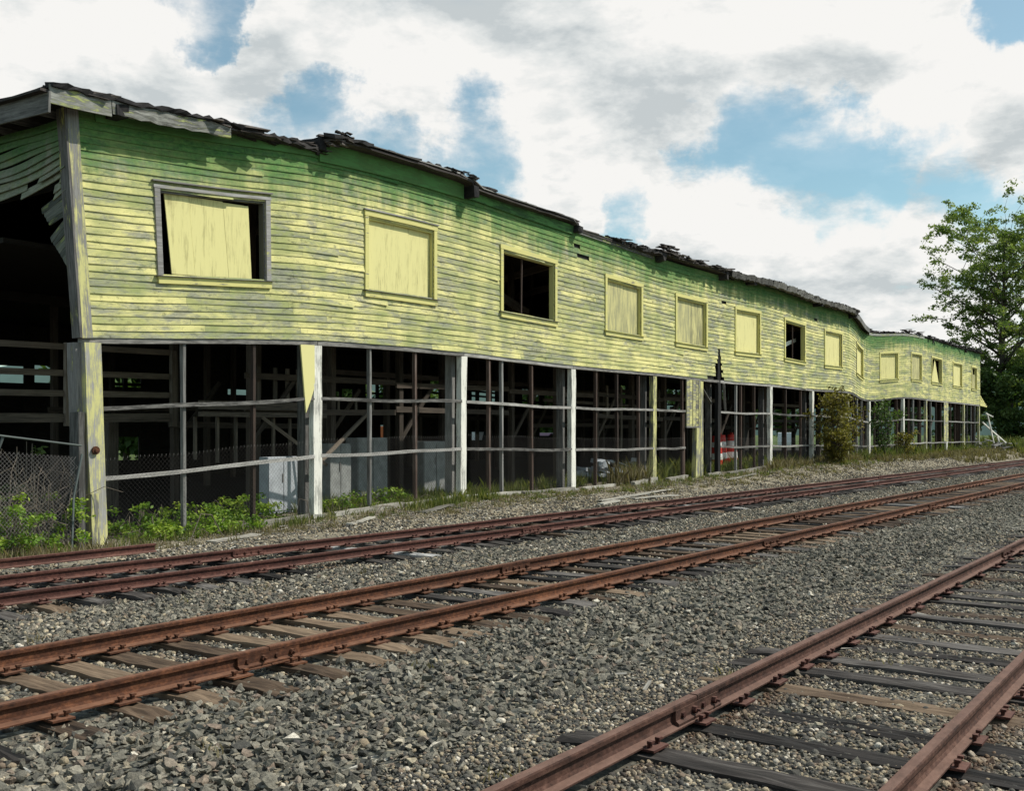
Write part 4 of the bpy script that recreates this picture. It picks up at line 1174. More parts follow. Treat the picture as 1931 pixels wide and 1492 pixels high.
# ================================================================ ballast stones (countless: one mass per kind)
def hull_stone(seed, flat=.6, npts=11):
    rd = random.Random(seed); bm = bmesh.new()
    for i in range(npts):
        v = Vector((rd.gauss(0, 1), rd.gauss(0, 1), rd.gauss(0, 1))).normalized() * rd.uniform(.75, 1.1)
        bm.verts.new((v.x * rd.uniform(.85, 1.1), v.y * .78, v.z * flat))
    bmesh.ops.convex_hull(bm, input=bm.verts)
    bmesh.ops.delete(bm, geom=[v for v in bm.verts if not v.link_faces], context='VERTS')
    bmesh.ops.recalc_face_normals(bm, faces=bm.faces)
    me = bpy.data.meshes.new('stone'); bm.to_mesh(me); bm.free(); return me
def round_stone(seed, flat=.62):
    rd = random.Random(seed); bm = bmesh.new(); bmesh.ops.create_icosphere(bm, subdivisions=2, radius=1)
    o = Vector((rd.random() * 50, rd.random() * 50, 0))
    for v in bm.verts:
        d = 1 + .34 * mnoise.noise(v.co * 1.1 + o)
        v.co = Vector((v.co.x * d, v.co.y * d * .8, v.co.z * d * flat))
    me = bpy.data.meshes.new('stone'); bm.to_mesh(me); bm.free()
    me.polygons.foreach_set('use_smooth', [True] * len(me.polygons)); return me

def instancer(name, pts, scl, rot, hue, idx_, meshes, mat, label):
    n = len(pts); me = bpy.data.meshes.new(name); me.vertices.add(n)
    me.vertices.foreach_set('co', pts.astype(np.float32).ravel())
    for nm, typ, arr in (('scl', 'FLOAT', scl), ('hue', 'FLOAT', hue), ('pick', 'INT', idx_)):
        a = me.attributes.new(nm, typ, 'POINT'); a.data.foreach_set('value', arr)
    a = me.attributes.new('rot', 'FLOAT_VECTOR', 'POINT'); a.data.foreach_set('vector', rot.astype(np.float32).ravel())
    me.update()
    ob = bpy.data.objects.new(name, me); C.objects.link(ob); me.materials.append(mat)
    col = bpy.data.collections.new(name + '_shapes')
    for q, m_ in enumerate(meshes):
        m_.materials.append(mat)
        col.objects.link(bpy.data.objects.new('%s_shape_%02d' % (name, q), m_))
    g = bpy.data.node_groups.new(name, 'GeometryNodeTree')
    g.interface.new_socket('Geometry', in_out='INPUT', socket_type='NodeSocketGeometry')
    g.interface.new_socket('Geometry', in_out='OUTPUT', socket_type='NodeSocketGeometry')
    N = g.nodes; L_ = g.links
    gi = N.new('NodeGroupInput'); go = N.new('NodeGroupOutput')
    ci = N.new('GeometryNodeCollectionInfo'); ci.inputs[0].default_value = col; ci.inputs['Separate Children'].default_value = True; ci.inputs['Reset Children'].default_value = True
    ip = N.new('GeometryNodeInstanceOnPoints'); ip.inputs['Pick Instance'].default_value = True
    def named(nm, t):
        x = N.new('GeometryNodeInputNamedAttribute'); x.data_type = t; x.inputs[0].default_value = nm; return x.outputs[0]
    L_.new(gi.outputs[0], ip.inputs['Points']); L_.new(ci.outputs[0], ip.inputs['Instance'])
    L_.new(named('pick', 'INT'), ip.inputs['Instance Index']); L_.new(named('scl', 'FLOAT'), ip.inputs['Scale'])
    e2r = N.new('FunctionNodeEulerToRotation'); L_.new(named('rot', 'FLOAT_VECTOR'), e2r.inputs[0]); L_.new(e2r.outputs[0], ip.inputs['Rotation'])
    L_.new(ip.outputs[0], go.inputs[0])
    md = ob.modifiers.new('scatter', 'NODES'); md.node_group = g
    return tag(ob, label, None, None, 'stuff')

# candidate points by distance band inside the field of view plus a margin
def scatter(xr, yr, dens, zmin, zmax, margin=2.5):
    A = (xr[1] - xr[0]) * (yr[1] - yr[0]); n = int(A * dens)
    X = rng.uniform(xr[0], xr[1], n); Y = rng.uniform(yr[0], yr[1], n)
    Z = X * CT + Y * ST; r = X * ST - Y * CT
    ok = (Z > zmin) & (Z < zmax) & (np.abs(r) < Z * .5 + margin)
    return X[ok], Y[ok]
RAILS_Y = [1.3675, 2.8725, 6.2375, 7.7425, 11.7975, 13.3025, 14.92]
def patchy(X, Y, sc, seed):
    return np.array([mnoise.noise(Vector((float(a) * sc, float(b_) * sc, seed))) for a, b_ in zip(X, Y)])
AX, AY, AS = [], [], []
for (xr, yr, d, z0, z1, s0, s1) in [((-3, 16), (-1, 11.3), 600, 3.5, 11, .024, .054), ((2, 26), (-1, 14.4), 480, 11, 19, .024, .052), ((8, 46), (0, 15), 240, 19, 34, .028, .055), ((22, 80), (0, 15.5), 75, 34, 66, .035, .065)]:
    X, Y = scatter(xr, yr, d, z0, z1)
    AX.append(X); AY.append(Y); AS.append(rng.uniform(s0, s1, len(X)) * rng.choice([1, 1, .85, 1.3, .6, .5], len(X)))
X = np.concatenate(AX); Y = np.concatenate(AY); SC = np.concatenate(AS)
pn = patchy(X, Y, .55, 3.3)
in3 = (Y < 3.75 + .5 * pn)                     # pebble bed of the nearest track
in2 = (np.abs(Y - 6.99) < .9)
mid = (Y > 8.4)
pmix = np.where(in3, .93, np.where(in2, .55, np.where(mid, .40 + .5 * pn, .05 + .10 * pn)))
rounded = rng.random(len(X)) < pmix
keep = np.ones(len(X), bool)
for ry_ in RAILS_Y: keep &= np.abs(Y - ry_) > .062
small = in3 | in2
SC = np.where(rounded, SC * np.where(in3, .46, .62), SC); SC = np.where(in2 & ~rounded, SC * .62, SC)
Zg = ground(X, Y) + rng.uniform(-.008, .014, len(X)) + np.where(small, 0, rng.uniform(-.012, .022, len(X)))
def put(sel, name, meshes, mat, label):
    n = sel.sum()
    rot = np.stack([rng.normal(0, .45, n), rng.normal(0, .45, n), rng.uniform(0, 6.283, n)], 1)
    hue = rng.random(n)
    if 'pebble' in name: hue = np.clip(hue, 0, 1) ** np.where(in3[sel], 1.7, 1.4)
    instancer(name, np.stack([X[sel], Y[sel], Zg[sel]], 1), SC[sel].astype(np.float32), rot, hue.astype(np.float32), rng.integers(0, len(meshes), n).astype(np.int32), meshes, mat, label)
put(keep & ~rounded, 'ballast', [hull_stone(i, random.uniform(.32, .75), random.choice([8, 9, 11])) for i in range(18)], M['stone_grey'], 'dark grey angular crushed-stone ballast between the tracks')
put(keep & rounded, 'pebbles', [round_stone(i, random.uniform(.5, .75)) for i in range(12)], M['stone_mixed'], 'small rounded tan and grey pebbles around the sleepers')
# extra fine pebbles packed round the nearest sleepers
X, Y = scatter((-2, 14), (-1, 3.9), 1700, 3.5, 12)
X2, Y2 = scatter((1, 16), (6.1, 7.9), 700, 7, 15)
X = np.concatenate([X, X2]); Y = np.concatenate([Y, Y2])
X3, Y3 = scatter((0, 40), (14.0, 18.9), 120, 12, 34); X4, Y4 = scatter((26, 80), (14.4, 18.6), 40, 34, 80)
X = np.concatenate([X, X3, X4]); Y = np.concatenate([Y, Y3, Y4])
keep = np.ones(len(X), bool)
for ry_ in RAILS_Y: keep &= np.abs(Y - ry_) > .055
SC = np.where(Y > 13.9, rng.uniform(.007, .022, len(X)) * np.clip(1.7 - (Y - 14) * .22, .6, 1.7), rng.uniform(.006, .017, len(X))) * np.where(Y > 13.9, 1 + X / 60, 1); in3 = Y < 4; Zg = ground(X, Y) + rng.uniform(-.004, .010, len(X)) + np.where(Y > 14, .015, 0)
put(keep, 'fine_pebbles', [round_stone(i + 40, random.uniform(.5, .75)) for i in range(8)], M['stone_mixed'], 'fine pale pebbles and grit between the sleepers')

# ================================================================ plants
def leaves(centers, spread, n, size, up=.35, seed=0, squash=1.0, fold=True):
    """n leaf blades scattered round given centres"""
    rg = np.random.default_rng(seed); centers = np.asarray(centers); spread = np.broadcast_to(np.asarray(spread), (len(centers),))
    ci = rg.integers(0, len(centers), n)
    d = rg.normal(0, 1, (n, 3)); d /= np.linalg.norm(d, axis=1)[:, None]; d *= (rg.random(n) ** .5)[:, None]
    d[:, 2] *= squash
    p = centers[ci] + d * spread[ci][:, None]
    nrm = rg.normal(0, 1, (n, 3)); nrm[:, 2] += up * 3; nrm /= np.linalg.norm(nrm, axis=1)[:, None]
    a = np.cross(nrm, rg.normal(0, 1, (n, 3))); a /= np.linalg.norm(a, axis=1)[:, None] + 1e-9
    b_ = np.cross(nrm, a); s_ = (size * rg.uniform(.6, 1.3, n))[:, None]
    v = np.stack([p - a * s_ * .55, p - b_ * s_ * .32 + nrm * s_ * .08, p + a * s_ * .6, p + b_ * s_ * .32 + nrm * s_ * .08], 1).reshape(-1, 3)
    f = np.arange(n * 4).reshape(n, 4)
    # leaves of one clump share a tone
    tone = rg.random(len(centers))
    return v, f, np.clip(.65 * tone[ci] + .35 * rg.random(n), 0, 1)

def branches(base, height, seed, lean_=(0, 0), trunk_r=.3, n_limb=16, start=.2, reach=.3, rise=.9, sub=5):
    rd = random.Random(seed); mb = MB(); mb.smooth = True; tips = []
    base = Vector(base); pts = []; rr = []
    for i in range(9):
        t = i / 8
        pts.append(base + Vector((lean_[0] * t + rd.uniform(-.1, .1) * t, lean_[1] * t + rd.uniform(-.1, .1) * t, height * .93 * t - .2 * (i == 0)))); rr.append(trunk_r * (1 - .93 * t) + .02)
    mb.tube(pts, rr, 8)
    for q in range(n_limb):
        t = start + (1 - start) * (q + rd.random()) / n_limb * .96
        i = min(7, int(t * 8)); p = pts[i].lerp(pts[i + 1], t * 8 - i)
        an = q * 2.4 + rd.uniform(-.5, .5)
        prof_ = math.sin(math.pi * min(1, (1 - (t - start) / (1 - start)) * .80 + .16)) ** .7
        L = height * reach * prof_ * rd.uniform(.75, 1.15)
        d = Vector((math.cos(an), math.sin(an), rise * rd.uniform(.5, 1.2)))
        d.normalize(); c = [p]; r0 = trunk_r * (1 - t) * .5 + .03; rads = [r0]
        for s_ in range(1, 5):
            d = (d + Vector((rd.uniform(-.18, .18), rd.uniform(-.18, .18), rd.uniform(-.02, .14)))).normalized()
            c.append(c[-1] + d * L / 4); rads.append(r0 * (1 - s_ / 4.6))
        mb.tube(c, rads, 5)
        tips += c[2:]
        for s_ in range(sub):
            k_ = rd.randint(1, 4); e = c[k_]; dd = Vector((rd.uniform(-1, 1), rd.uniform(-1, 1), rd.uniform(-.3, .8))).normalized()
            l2 = L * rd.uniform(.2, .42); m1 = e + dd * l2 * .5 + Vector((0, 0, rd.uniform(0, .1) * l2)); m2 = e + dd * l2
            mb.tube([e, m1, m2], [rads[k_] * .6 + .008, rads[k_] * .4 + .006, .006], 4)
            tips += [m1, m2, m1.lerp(m2, .5) + Vector((rd.uniform(-.1, .1), rd.uniform(-.1, .1), rd.uniform(-.1, .1))) * l2]
    tips.append(pts[-1])
    return mb, [tuple(t) for t in tips]

def tree(name, label, cat, base, height, seed, n, size, clump, leafm, group=None, squash=.6, part='crown', **kw):
    root = empty(name, base, label, cat, group)
    mb, tips = branches(base, height, seed, **kw)
    local(mb.build('trunk' if part == 'crown' else 'stem', M['bark']), root)
    rd = np.random.default_rng(seed)
    v, f, r_ = leaves(tips, clump * rd.uniform(.6, 1.25, len(tips)), n, size, .25, seed, squash)
    local(link(part, npmesh(part, v, f, r_), M[leafm]), root)
    return root

# tall tree beyond the far end of the building
tree('broadleaf_tree', 'tall broadleaf tree with an open crown beyond the far end of the building', 'tree', (126.6, 22.6, .2), 26.4, 5, 47000, .29, .76, 'leaf_crown',
     trunk_r=.48, n_limb=64, start=.13, reach=.37, rise=.62, sub=7, lean_=(0.4, -.3))
tree('leafy_bush', 'dark leafy bush around the foot of the tall tree', 'bush', (123.0, 20.8, .2), 8.5, 9, 9000, .42, 1.1, 'leaf_tree', group='bushes beyond the far end',
     trunk_r=.12, n_limb=16, start=.04, reach=.42, rise=.6, sub=4)
tree('leafy_bush', 'low bright green bush right of the tall tree beside the track', 'bush', (121.0, 17.6, .2), 3.6, 19, 4500, .30, .7, 'leaf_far', group='bushes beyond the far end',
     trunk_r=.08, n_limb=14, start=.04, reach=.6, rise=.45, sub=4)
tree('leafy_bush', 'dark bush between the building end and the tall tree', 'bush', (126, 27.5, .2), 9.5, 29, 9000, .45, 1.2, 'leaf_tree', group='bushes beyond the far end',
     trunk_r=.12, n_limb=16, start=.04, reach=.42, rise=.6, sub=4)
tree('leafy_bush', 'dark bushy tree at the right edge behind the track', 'bush', (150, 21.5, .2), 12, 31, 9000, .5, 1.4, 'leaf_tree', group='bushes beyond the far end',
     trunk_r=.15, n_limb=16, start=.04, reach=.4, rise=.6, sub=4)
# trees in the meadow behind, glimpsed through the open ground floor
BT_ = [(22, 62, 9), (31, 70, 10), (40, 60, 7), (52, 72, 11), (64, 66, 9), (80, 70, 8), (98, 64, 9), (118, 70, 10), (140, 60, 12), (160, 76, 13), (185, 70, 14), (215, 64, 15), (255, 66, 16), (300, 60, 17)]
WORDS = ['leftmost tree behind the building, seen between the stall rails', 'second tree from the left behind the building', 'small round tree behind the second bay', 'tall tree behind the third bay', 'tree in the meadow behind the fourth bay',
         'low tree behind the boarded hatch', 'tree behind the burnt post, seen through the open floor', 'tree in the meadow behind the olive shrub', 'tree behind the sagging bay', 'tree behind the bays past the sag', 'tree behind the far bays of the building',
         'distant tree just past the far end of the building', 'distant tree farther past the building end', 'farthest tree in the row behind the building']
for q, (x, y, h) in enumerate(BT_):
    tree('meadow_tree', WORDS[q], 'tree', (x, y, .3), h + 1.5, 50 + q, 8000, .62, 1.6, 'leaf_far', group='trees in the meadow behind', trunk_r=.16, n_limb=18, start=.08, reach=.42, rise=.6, sub=3)

# shrubs in front of the far bays
tree('olive_shrub', 'tall olive-brown shrub growing up the posts of the middle bays', 'shrub', (54.5, 17.9, .25), 3.75, 71, 2700, .15, .36, 'leaf_olive', part='foliage',
     trunk_r=.05, n_limb=26, start=.02, reach=.31, rise=.9, sub=5)
tree('olive_shrub', 'low olive shrub spreading at the foot of the tall olive shrub', 'shrub', (54.0, 17.5, .25), 1.7, 72, 2200, .13, .32, 'leaf_olive', part='foliage',
     trunk_r=.04, n_limb=22, start=.02, reach=.46, rise=.5, sub=4)
tree('olive_shrub', 'thin olive shrub right of the tall olive shrub against the posts', 'shrub', (58.2, 18.4, .25), 3.0, 73, 900, .15, .34, 'leaf_olive', part='foliage',
     trunk_r=.03, n_limb=14, start=.25, reach=.42, rise=.7, sub=4)
tree('green_shrub', 'thin dark green shrub in front of the sagging bay', 'shrub', (66.2, 18.5, .25), 3.4, 74, 1000, .16, .4, 'leaf_far', part='foliage',
     trunk_r=.03, n_limb=14, start=.15, reach=.32, rise=.9, sub=4)
tree('green_shrub', 'small weedy shrub at the foot of the posts past the sag', 'shrub', (70.5, 18.4, .25), 1.6, 75, 800, .15, .34, 'leaf_olive', part='foliage',
     trunk_r=.03, n_limb=16, start=.04, reach=.5, rise=.5, sub=4)

# brambles along the first bays
def bramble(label, x0, x1, y0, y1, n_c, h, n, seed, leafm='leaf_bramble', size=.085):
    rd = np.random.default_rng(seed)
    cx_ = rd.uniform(x0, x1, n_c); cy_ = rd.uniform(y0, y1, n_c)
    cz_ = np.array([float(ground(a, c)) for a, c in zip(cx_, cy_)]) + rd.uniform(.02, 1, n_c) ** 1.3 * h * (.55 + .45 * np.sin(cx_ * 2.3 + seed) ** 2)
    v, f, r_ = leaves(np.stack([cx_, cy_, cz_], 1), .20, n, size, .5, seed, .55)
    root = empty('bramble', (float((x0 + x1) / 2), float(y0), float(ground((x0 + x1) / 2, y0))), label, 'bramble', 'brambles along the building')
    local(link('foliage', npmesh('foliage', v, f, r_), M[leafm]), root)
    mb = MB()
    for q in range(int(n_c / 4)):
        a = Vector((rd.uniform(x0, x1), rd.uniform(y0, y1), 0)); a.z = float(ground(a.x, a.y))
        d = Vector((rd.uniform(-1, 1), rd.uniform(-.7, .5), 0)) * rd.uniform(.3, .9)
        mb.tube([a, a + d * .5 + Vector((0, 0, h * rd.uniform(.5, 1.0))), a + d + Vector((0, 0, h * rd.uniform(.1, .6)))], .008, 4)
    local(mb.build('cane', M['dry_cane']), root)
bramble('green bramble filling the first bay right of the corner post', 12.5, 17.6, 19.3, 20.9, 150, .66, 5600, 1)
bramble('low green bramble creeping out in front of the first bay', 13.0, 16.3, 18.5, 19.3, 60, .28, 1900, 2)
bramble('green bramble climbing the wire left of the corner post', 8.8, 11.6, 18.4, 20.6, 170, 1.15, 7000, 3)
bramble('weedy bramble just right of the second post', 18.5, 22.4, 19.4, 20.9, 60, .38, 1500, 4)
bramble('dark bramble hanging over the stall rail at the left edge', 10.2, 12.2, 21.3, 22.6, 70, 2.3, 2600, 5, 'leaf_far', .10)

def grass(name, label, areas, mat, seed):
    rd = np.random.default_rng(seed); V = []; Rn = []
    for (x0, x1, y0, y1, n, h0, h1) in areas:
        nt = max(4, n // 14); tx = rd.uniform(x0, x1, nt); ty = rd.uniform(y0, y1, nt); ti = rd.integers(0, nt, n)
        x = tx[ti] + rd.normal(0, .07, n); y = ty[ti] + rd.normal(0, .07, n); z = ground(x, y) - .02
        h = rd.uniform(h0, h1, n) * (.6 + .8 * rd.random(nt)[ti]); an = rd.uniform(0, 6.283, n); w = rd.uniform(.004, .010, n) * (1 + x / 40)
        bend = rd.uniform(.1, .6, n) * h; ba = rd.uniform(0, 6.283, n)
        p = np.stack([x, y, z], 1); sx_ = np.stack([np.cos(an) * w, np.sin(an) * w, np.zeros(n)], 1)
        mid_ = p + np.stack([np.cos(ba) * bend * .3, np.sin(ba) * bend * .3, h * .6], 1)
        tip = p + np.stack([np.cos(ba) * bend, np.sin(ba) * bend, h], 1)
        V.append(np.stack([p - sx_, p + sx_, mid_ + sx_ * .7, tip, mid_ - sx_ * .7], 1).reshape(-1, 3)); Rn.append(rd.random(n))
    v = np.concatenate(V); f = np.arange(len(v)).reshape(-1, 5)
    return tag(link(name, npmesh(name, v, f, np.concatenate(Rn)), M[mat]), label, None, None, 'stuff')
grass('grass', 'green grass at the foot of the open ground floor', [(18.3, 24.0, 18.7, 19.2, 500, .08, .28), (20.6, 24.4, 17.8, 18.6, 1300, .10, .36), (18.4, 30, 19.5, 21.2, 2600, .12, .40), (30, 48, 19.6, 21.5, 2600, .15, .5), (36.5, 39, 19.4, 20.6, 800, .3, .8), (38.8, 42, 19.4, 20.6, 800, .3, .8), (42, 56, 19.4, 21, 1800, .2, .6), (12, 18, 18.0, 19.2, 1200, .08, .25), (18, 30, 16.8, 18.8, 1800, .04, .16), (30, 60, 16.6, 18.8, 3000, .05, .2), (60, 97, 18, 21, 5000, .3, .8), (100, 130, 16, 26, 9000, .4, 1.2)], 'grass_green', 3)
grass('dry_grass', 'dry straw-coloured grass along the building foot', [(32.4, 35.0, 18.6, 19.2, 700, .3, .85), (11, 18, 16.6, 18.8, 3000, .03, .13), (18, 30, 16.2, 18.9, 5200, .03, .12), (30, 60, 15.8, 18.8, 7000, .03, .15), (46, 60, 18, 18.9, 1800, .2, .5), (60, 97, 16.6, 18.8, 6000, .12, .4), (8, 12, 17.0, 18.8, 1600, .08, .3), (74, 112, 15.2, 18.8, 5200, .10, .45), (4, 14, 8.6, 10.8, 120, .04, .12), (1, 9, .8, 5.4, 160, .03, .10)], 'grass_dry', 4)

# dead canes behind the wire at the left edge
mb = MB(); rd = random.Random(4)
for q in range(210):
    a = Vector((rd.uniform(8.4, 11.7), rd.uniform(18.8, 20.8), 0)); a.z = gz(a.x, a.y)
    an = rd.uniform(0, 6.28); L = rd.uniform(.8, 2.1); d = Vector((math.cos(an), math.sin(an) * .6, 0)) * L * rd.uniform(.3, .9)
    h = L * rd.uniform(.5, 1.0)
    mb.tube([a, a + d * .3 + Vector((0, 0, h * .8)), a + d * .7 + Vector((0, 0, h)), a + d + Vector((0, 0, h * rd.uniform(.4, .95)))], [.009, .008, .006, .004], 4)
tag(mb.build('dead_canes', M['dry_cane']), 'tangle of dead grey canes behind the wire at the left edge', None, None, 'stuff')
mb = MB()
for (a, c, e) in (((13.6, 18.1), (14.5, 18.2), .55), ((16.9, 18.5), (17.3, 18.4), .6), ((19.0, 17.9), (19.9, 17.8), .25)):
    za, zc = gz(*a), gz(*c)
    mb.tube([(a[0], a[1], za), (a[0] * .7 + c[0] * .3, a[1], za + e), (a[0] * .3 + c[0] * .7, c[1], za + e * .9), (c[0], c[1], zc + .02)], .012, 5)
tag(mb.build('dry_twigs', M['dry_cane']), 'arching dry twigs in front of the first bays', None, None, 'stuff')

# ================================================================ chain-link fence along the ground floor
fence = empty('chain_link_fence', (12.2, 19.2, -.3), 'rusty chain-link wire along the open ground floor behind the posts', 'fence')
def lattice(P, W, H, cell, rad, mb, wob=0.0):
    """two families of diagonal wires on the patch P(s, h)"""
    n = int((W + H) / cell)
    for fam in (0, 1):
        for i in range(n):
            s0 = i * cell - H
            pts = []
            for q in range(9):
                h = H * q / 8; s_ = s0 + h if fam == 0 else s0 + H - h
                if 0 <= s_ <= W: pts.append(P(s_, h) + Vector((0, (rad if fam else -rad), 0)))
            if len(pts) > 1: mb.tube(pts, rad, 3)
for i in range(9):
    X0, X1 = POSTS[i] + .15, POSTS[i + 1] - .1
    if i == 4: X1 = 38.8
    W = X1 - X0; mb = MB()
    def P(s_, h):
        X = X0 + s_; z0 = gz(X, 19.2) - .03
        top_ = LO[i] + (LO[i + 1] - LO[i]) * s_ / W + .38 + .022 * math.sin(s_ * 2.2 + i) 
        return Vector((X, fY(X) - .05 + .02 * math.sin(s_ * 3), z0 + (top_ - z0) * h / 1.75))
    cell = .10 if i < 3 else .13 + .02 * (i - 3)
    lattice(P, W, 1.75, cell, .0016 if i < 3 else .0016, mb)
    o = local(mb.build('wire_mesh', M['wire_dark']), fence)
    barb = MB()
    for q in range(int(W / .10)):
        p_ = P(q * .10, 1.75); barb.tube([p_ - Vector((0, 0, .01)), p_ + Vector((random.uniform(-.01, .01), 0, .035))], .0028, 3)
    local(barb.build('wire_barb', M['wire']), fence)
# leaning fence at the left edge
lf = empty('leaning_wire_fence', (9.6, 18.7, -.4), 'leaning galvanised wire fence with bent pipes left of the corner post', 'fence')
local(MB().tube([(8.2, 18.5, 1.95), (9.8, 18.7, 1.83), (11.65, 18.98, 1.62)], .02, 8).build('top_pipe', M['pipe']), lf)
local(MB().tube([(11.1, 18.4, -.45), (11.35, 18.75, .6), (11.62, 18.9, 1.45)], .022, 8).build('leaning_pipe', M['pipe']), lf)
local(MB().tube([(9.6, 18.9, .7), (9.95, 18.75, 1.82)], .026, 8).build('leaning_pipe', M['pipe']), lf)
mb = MB()
lattice(lambda s_, h: Vector((8.4 + s_, 18.55 + s_ * .13 + .05 * math.sin(s_ * 3 + h * 2), -.3 + h * (1.95 - s_ * .08) / 1.9)), 3.2, 1.9, .085, .0022, mb)
local(mb.build('wire_mesh', M['wire']), lf)
mb = MB()
lattice(lambda s_, h: Vector((8.5 + s_ + .15 * math.sin(h * 5), 17.75 + .12 * math.sin(s_ * 9 + h * 4), -.4 + h * .62 + .05 * math.sin(s_ * 12))), .75, 1.9, .045, .003, mb)
o = tag(mb.build('crumpled_wire', M['wire']), 'crumpled pale wire mesh at the left edge', 'wire mesh')

# ================================================================ timbers and debris at the foot
LOGS = [((14.8, 18.85), (17.7, 18.9), .12, 'weathered ground timber left of the second post'), ((18.5, 18.85), (21.0, 18.8), .13, 'dark ground timber right of the second post'),
        ((21.1, 18.75), (23.9, 18.95), .12, 'long ground timber before the third post'), ((24.4, 18.9), (26.8, 18.95), .10, 'short ground timber right of the third post'),
        ((26.9, 18.85), (30.0, 18.9), .11, 'mossy ground timber before the fourth post'), ((30.6, 18.85), (33.2, 18.9), .10, 'thin ground timber past the fourth post'),
        ((33.3, 18.4), (36.1, 18.9), .16, 'pale tilted ground timber before the fifth post'), ((36.5, 18.6), (38.8, 18.9), .14, 'pale ground timber under the hatch'),
        ((40.6, 18.8), (42.1, 18.9), .14, 'ground timber left of the burnt post'), ((42.8, 18.8), (48.2, 18.9), .12, 'long pale ground timber right of the burnt post'), ((48.6, 18.85), (54.2, 18.9), .13, 'ground timber right of the seventh post')]
for (a, c, h, lab) in LOGS:
    za, zc = gz(*a) + h * .3, gz(*c) + h * .55
    tag(MB().beam((a[0], a[1], za), (c[0], c[1], zc), .17, h * 1.25, segs=7, jit=.014).build('ground_timber', M['log_wood']), lab, 'timber', 'timbers on the ground')
PL = [((26.2, 15.6), (32.3, 16.2), 'long bleached plank lying beside the far track'), ((25.6, 15.2), (26.9, 15.4), 'short bleached plank end beside the far track'), ((28.0, 15.5), (30.6, 15.3), 'bleached broken plank in front of the long plank'),
      ((16.8, 16.6), (18.4, 17.4), 'broken grey plank on the dirt by the second post'), ((19.8, 17.0), (21.8, 17.7), 'thin grey plank on the dirt past the second post'), ((13.2, 16.9), (14.6, 17.2), 'short dark plank on the dirt in the first bay'),
      ((38.0, 16.8), (43.0, 17.6), 'pale plank lying before the hatch'), ((63.0, 17.4), (66.0, 17.3), 'white flat debris before the sagging bay')]
for q, (a, c, lab) in enumerate(PL):
    tag(MB().beam((a[0], a[1], gz(*a) + .05), (c[0], c[1], gz(*c) + .06), .16 + .05 * (q % 3), .035, segs=5, jit=.01).build('loose_plank', M['log_wood']), lab, 'plank', 'loose planks on the ground')
# loose wood scraps among the stones
mb = MB()
for q in range(900):
    x = random.uniform(2, 40); y = random.choice([random.uniform(3.2, 5.4), random.uniform(1.0, 3.4)] + [random.uniform(14.3, 18.7)] * 8)
    if x < y * .5 or x > y * 6.4 or (y < 6 and random.random() < .5): continue
    z = gz(x, y) + .02; an = random.uniform(0, 6.28); L = random.uniform(.04, .2) * (1.8 if y > 14 else 1)
    mb.beam((x, y, z), (x + math.cos(an) * L, y + math.sin(an) * L, z + random.uniform(0, .03)), random.uniform(.008, .025), .01, segs=1, jit=.006)
tag(mb.build('wood_splinters', M['log_wood']), 'bleached wood splinters scattered over the stones', None, None, 'stuff')

# wreckage at the far end
wr = []
for q, (a, c, w_) in enumerate([((97.0, 18.8, 2.9), (103.0, 17.8, .9), .12), ((98.2, 18.6, 3.6), (99.6, 18.2, .3), .12), ((98.0, 18.7, 3.7), (99.4, 18.4, 3.4), .10), ((100.4, 18.2, 1.6), (101.6, 18.0, .2), .16)]):
    tag(MB().beam(a, c, .08, w_, segs=3, jit=.01).build('fallen_rail', M['white_post']), ['long white rail slanting down past the far corner', 'leaning white post beyond the far corner', 'short white rail end high beyond the far corner', 'short leaning grey post right of the far corner'][q], 'timber', 'white timbers fallen at the far corner')
mb = MB()
for q in range(90):
    x = random.uniform(96.5, 105); y = random.uniform(17.4, 20.5); z = .3 + random.random() ** 2 * 1.3 * max(.1, 1 - abs(x - 100) / 6)
    an = random.uniform(0, 6.28); L = random.uniform(.6, 2.8)
    mb.beam((x, y, z), (x + math.cos(an) * L, y + math.sin(an) * L * .5, z + random.uniform(-.3, .3)), random.uniform(.1, .3), .06, segs=1, jit=.02)
tag(mb.build('plank_heap', M['grey_wood']), 'heap of broken boards beyond the far corner of the building', None, None, 'stuff')

# ================================================================ things stored inside
plain('stained_panel', (0.22, 0.225, 0.215), 0.8, 0.0, 0.65, 3.5)
def cabinet(label, x, y, w, d, h, rz, mat='stained_panel', split=True):
    root = empty('storage_cabinet', (x, y, gz(x, 20.5)), label, 'cabinet', 'pale cabinets stored in the second bay'); root.rotation_euler = (0, 0, rz)
    mb = MB().box((-w / 2, -d / 2, 0), (w / 2, d / 2, h)); o = mb.build('body', M[mat], root)
    bv = o.modifiers.new('bevel', 'BEVEL'); bv.width = .02; bv.segments = 2
    for s_ in (0, 1):
        MB().box((-w / 2 + .02 + s_ * w / 2, -d / 2 - .025, .08), (-.01 + s_ * w / 2, -d / 2 - .004, h - .06)).build('door', M[mat], root)
    MB().box((-.06, -d / 2 - .05, h * .55), (-.03, -d / 2 - .026, h * .7)).build('handle', M['wire'], root)
cabinet('narrow pale cabinet with a sunlit corner right of the second post', 21.0, 21.4, .95, .5, 1.75, .1)
cabinet('wide pale cabinet in the middle of the second bay', 23.0, 22.0, 1.3, .5, 1.85, .0)
cabinet('pale round-topped cabinet left of the third post', 25.8, 21.8, 1.1, .5, 1.7, -.1)
cabinet('leaning dark panel cabinet in the first bay', 18.5, 20.9, 1.2, .3, 1.5, .15, 'scrap')

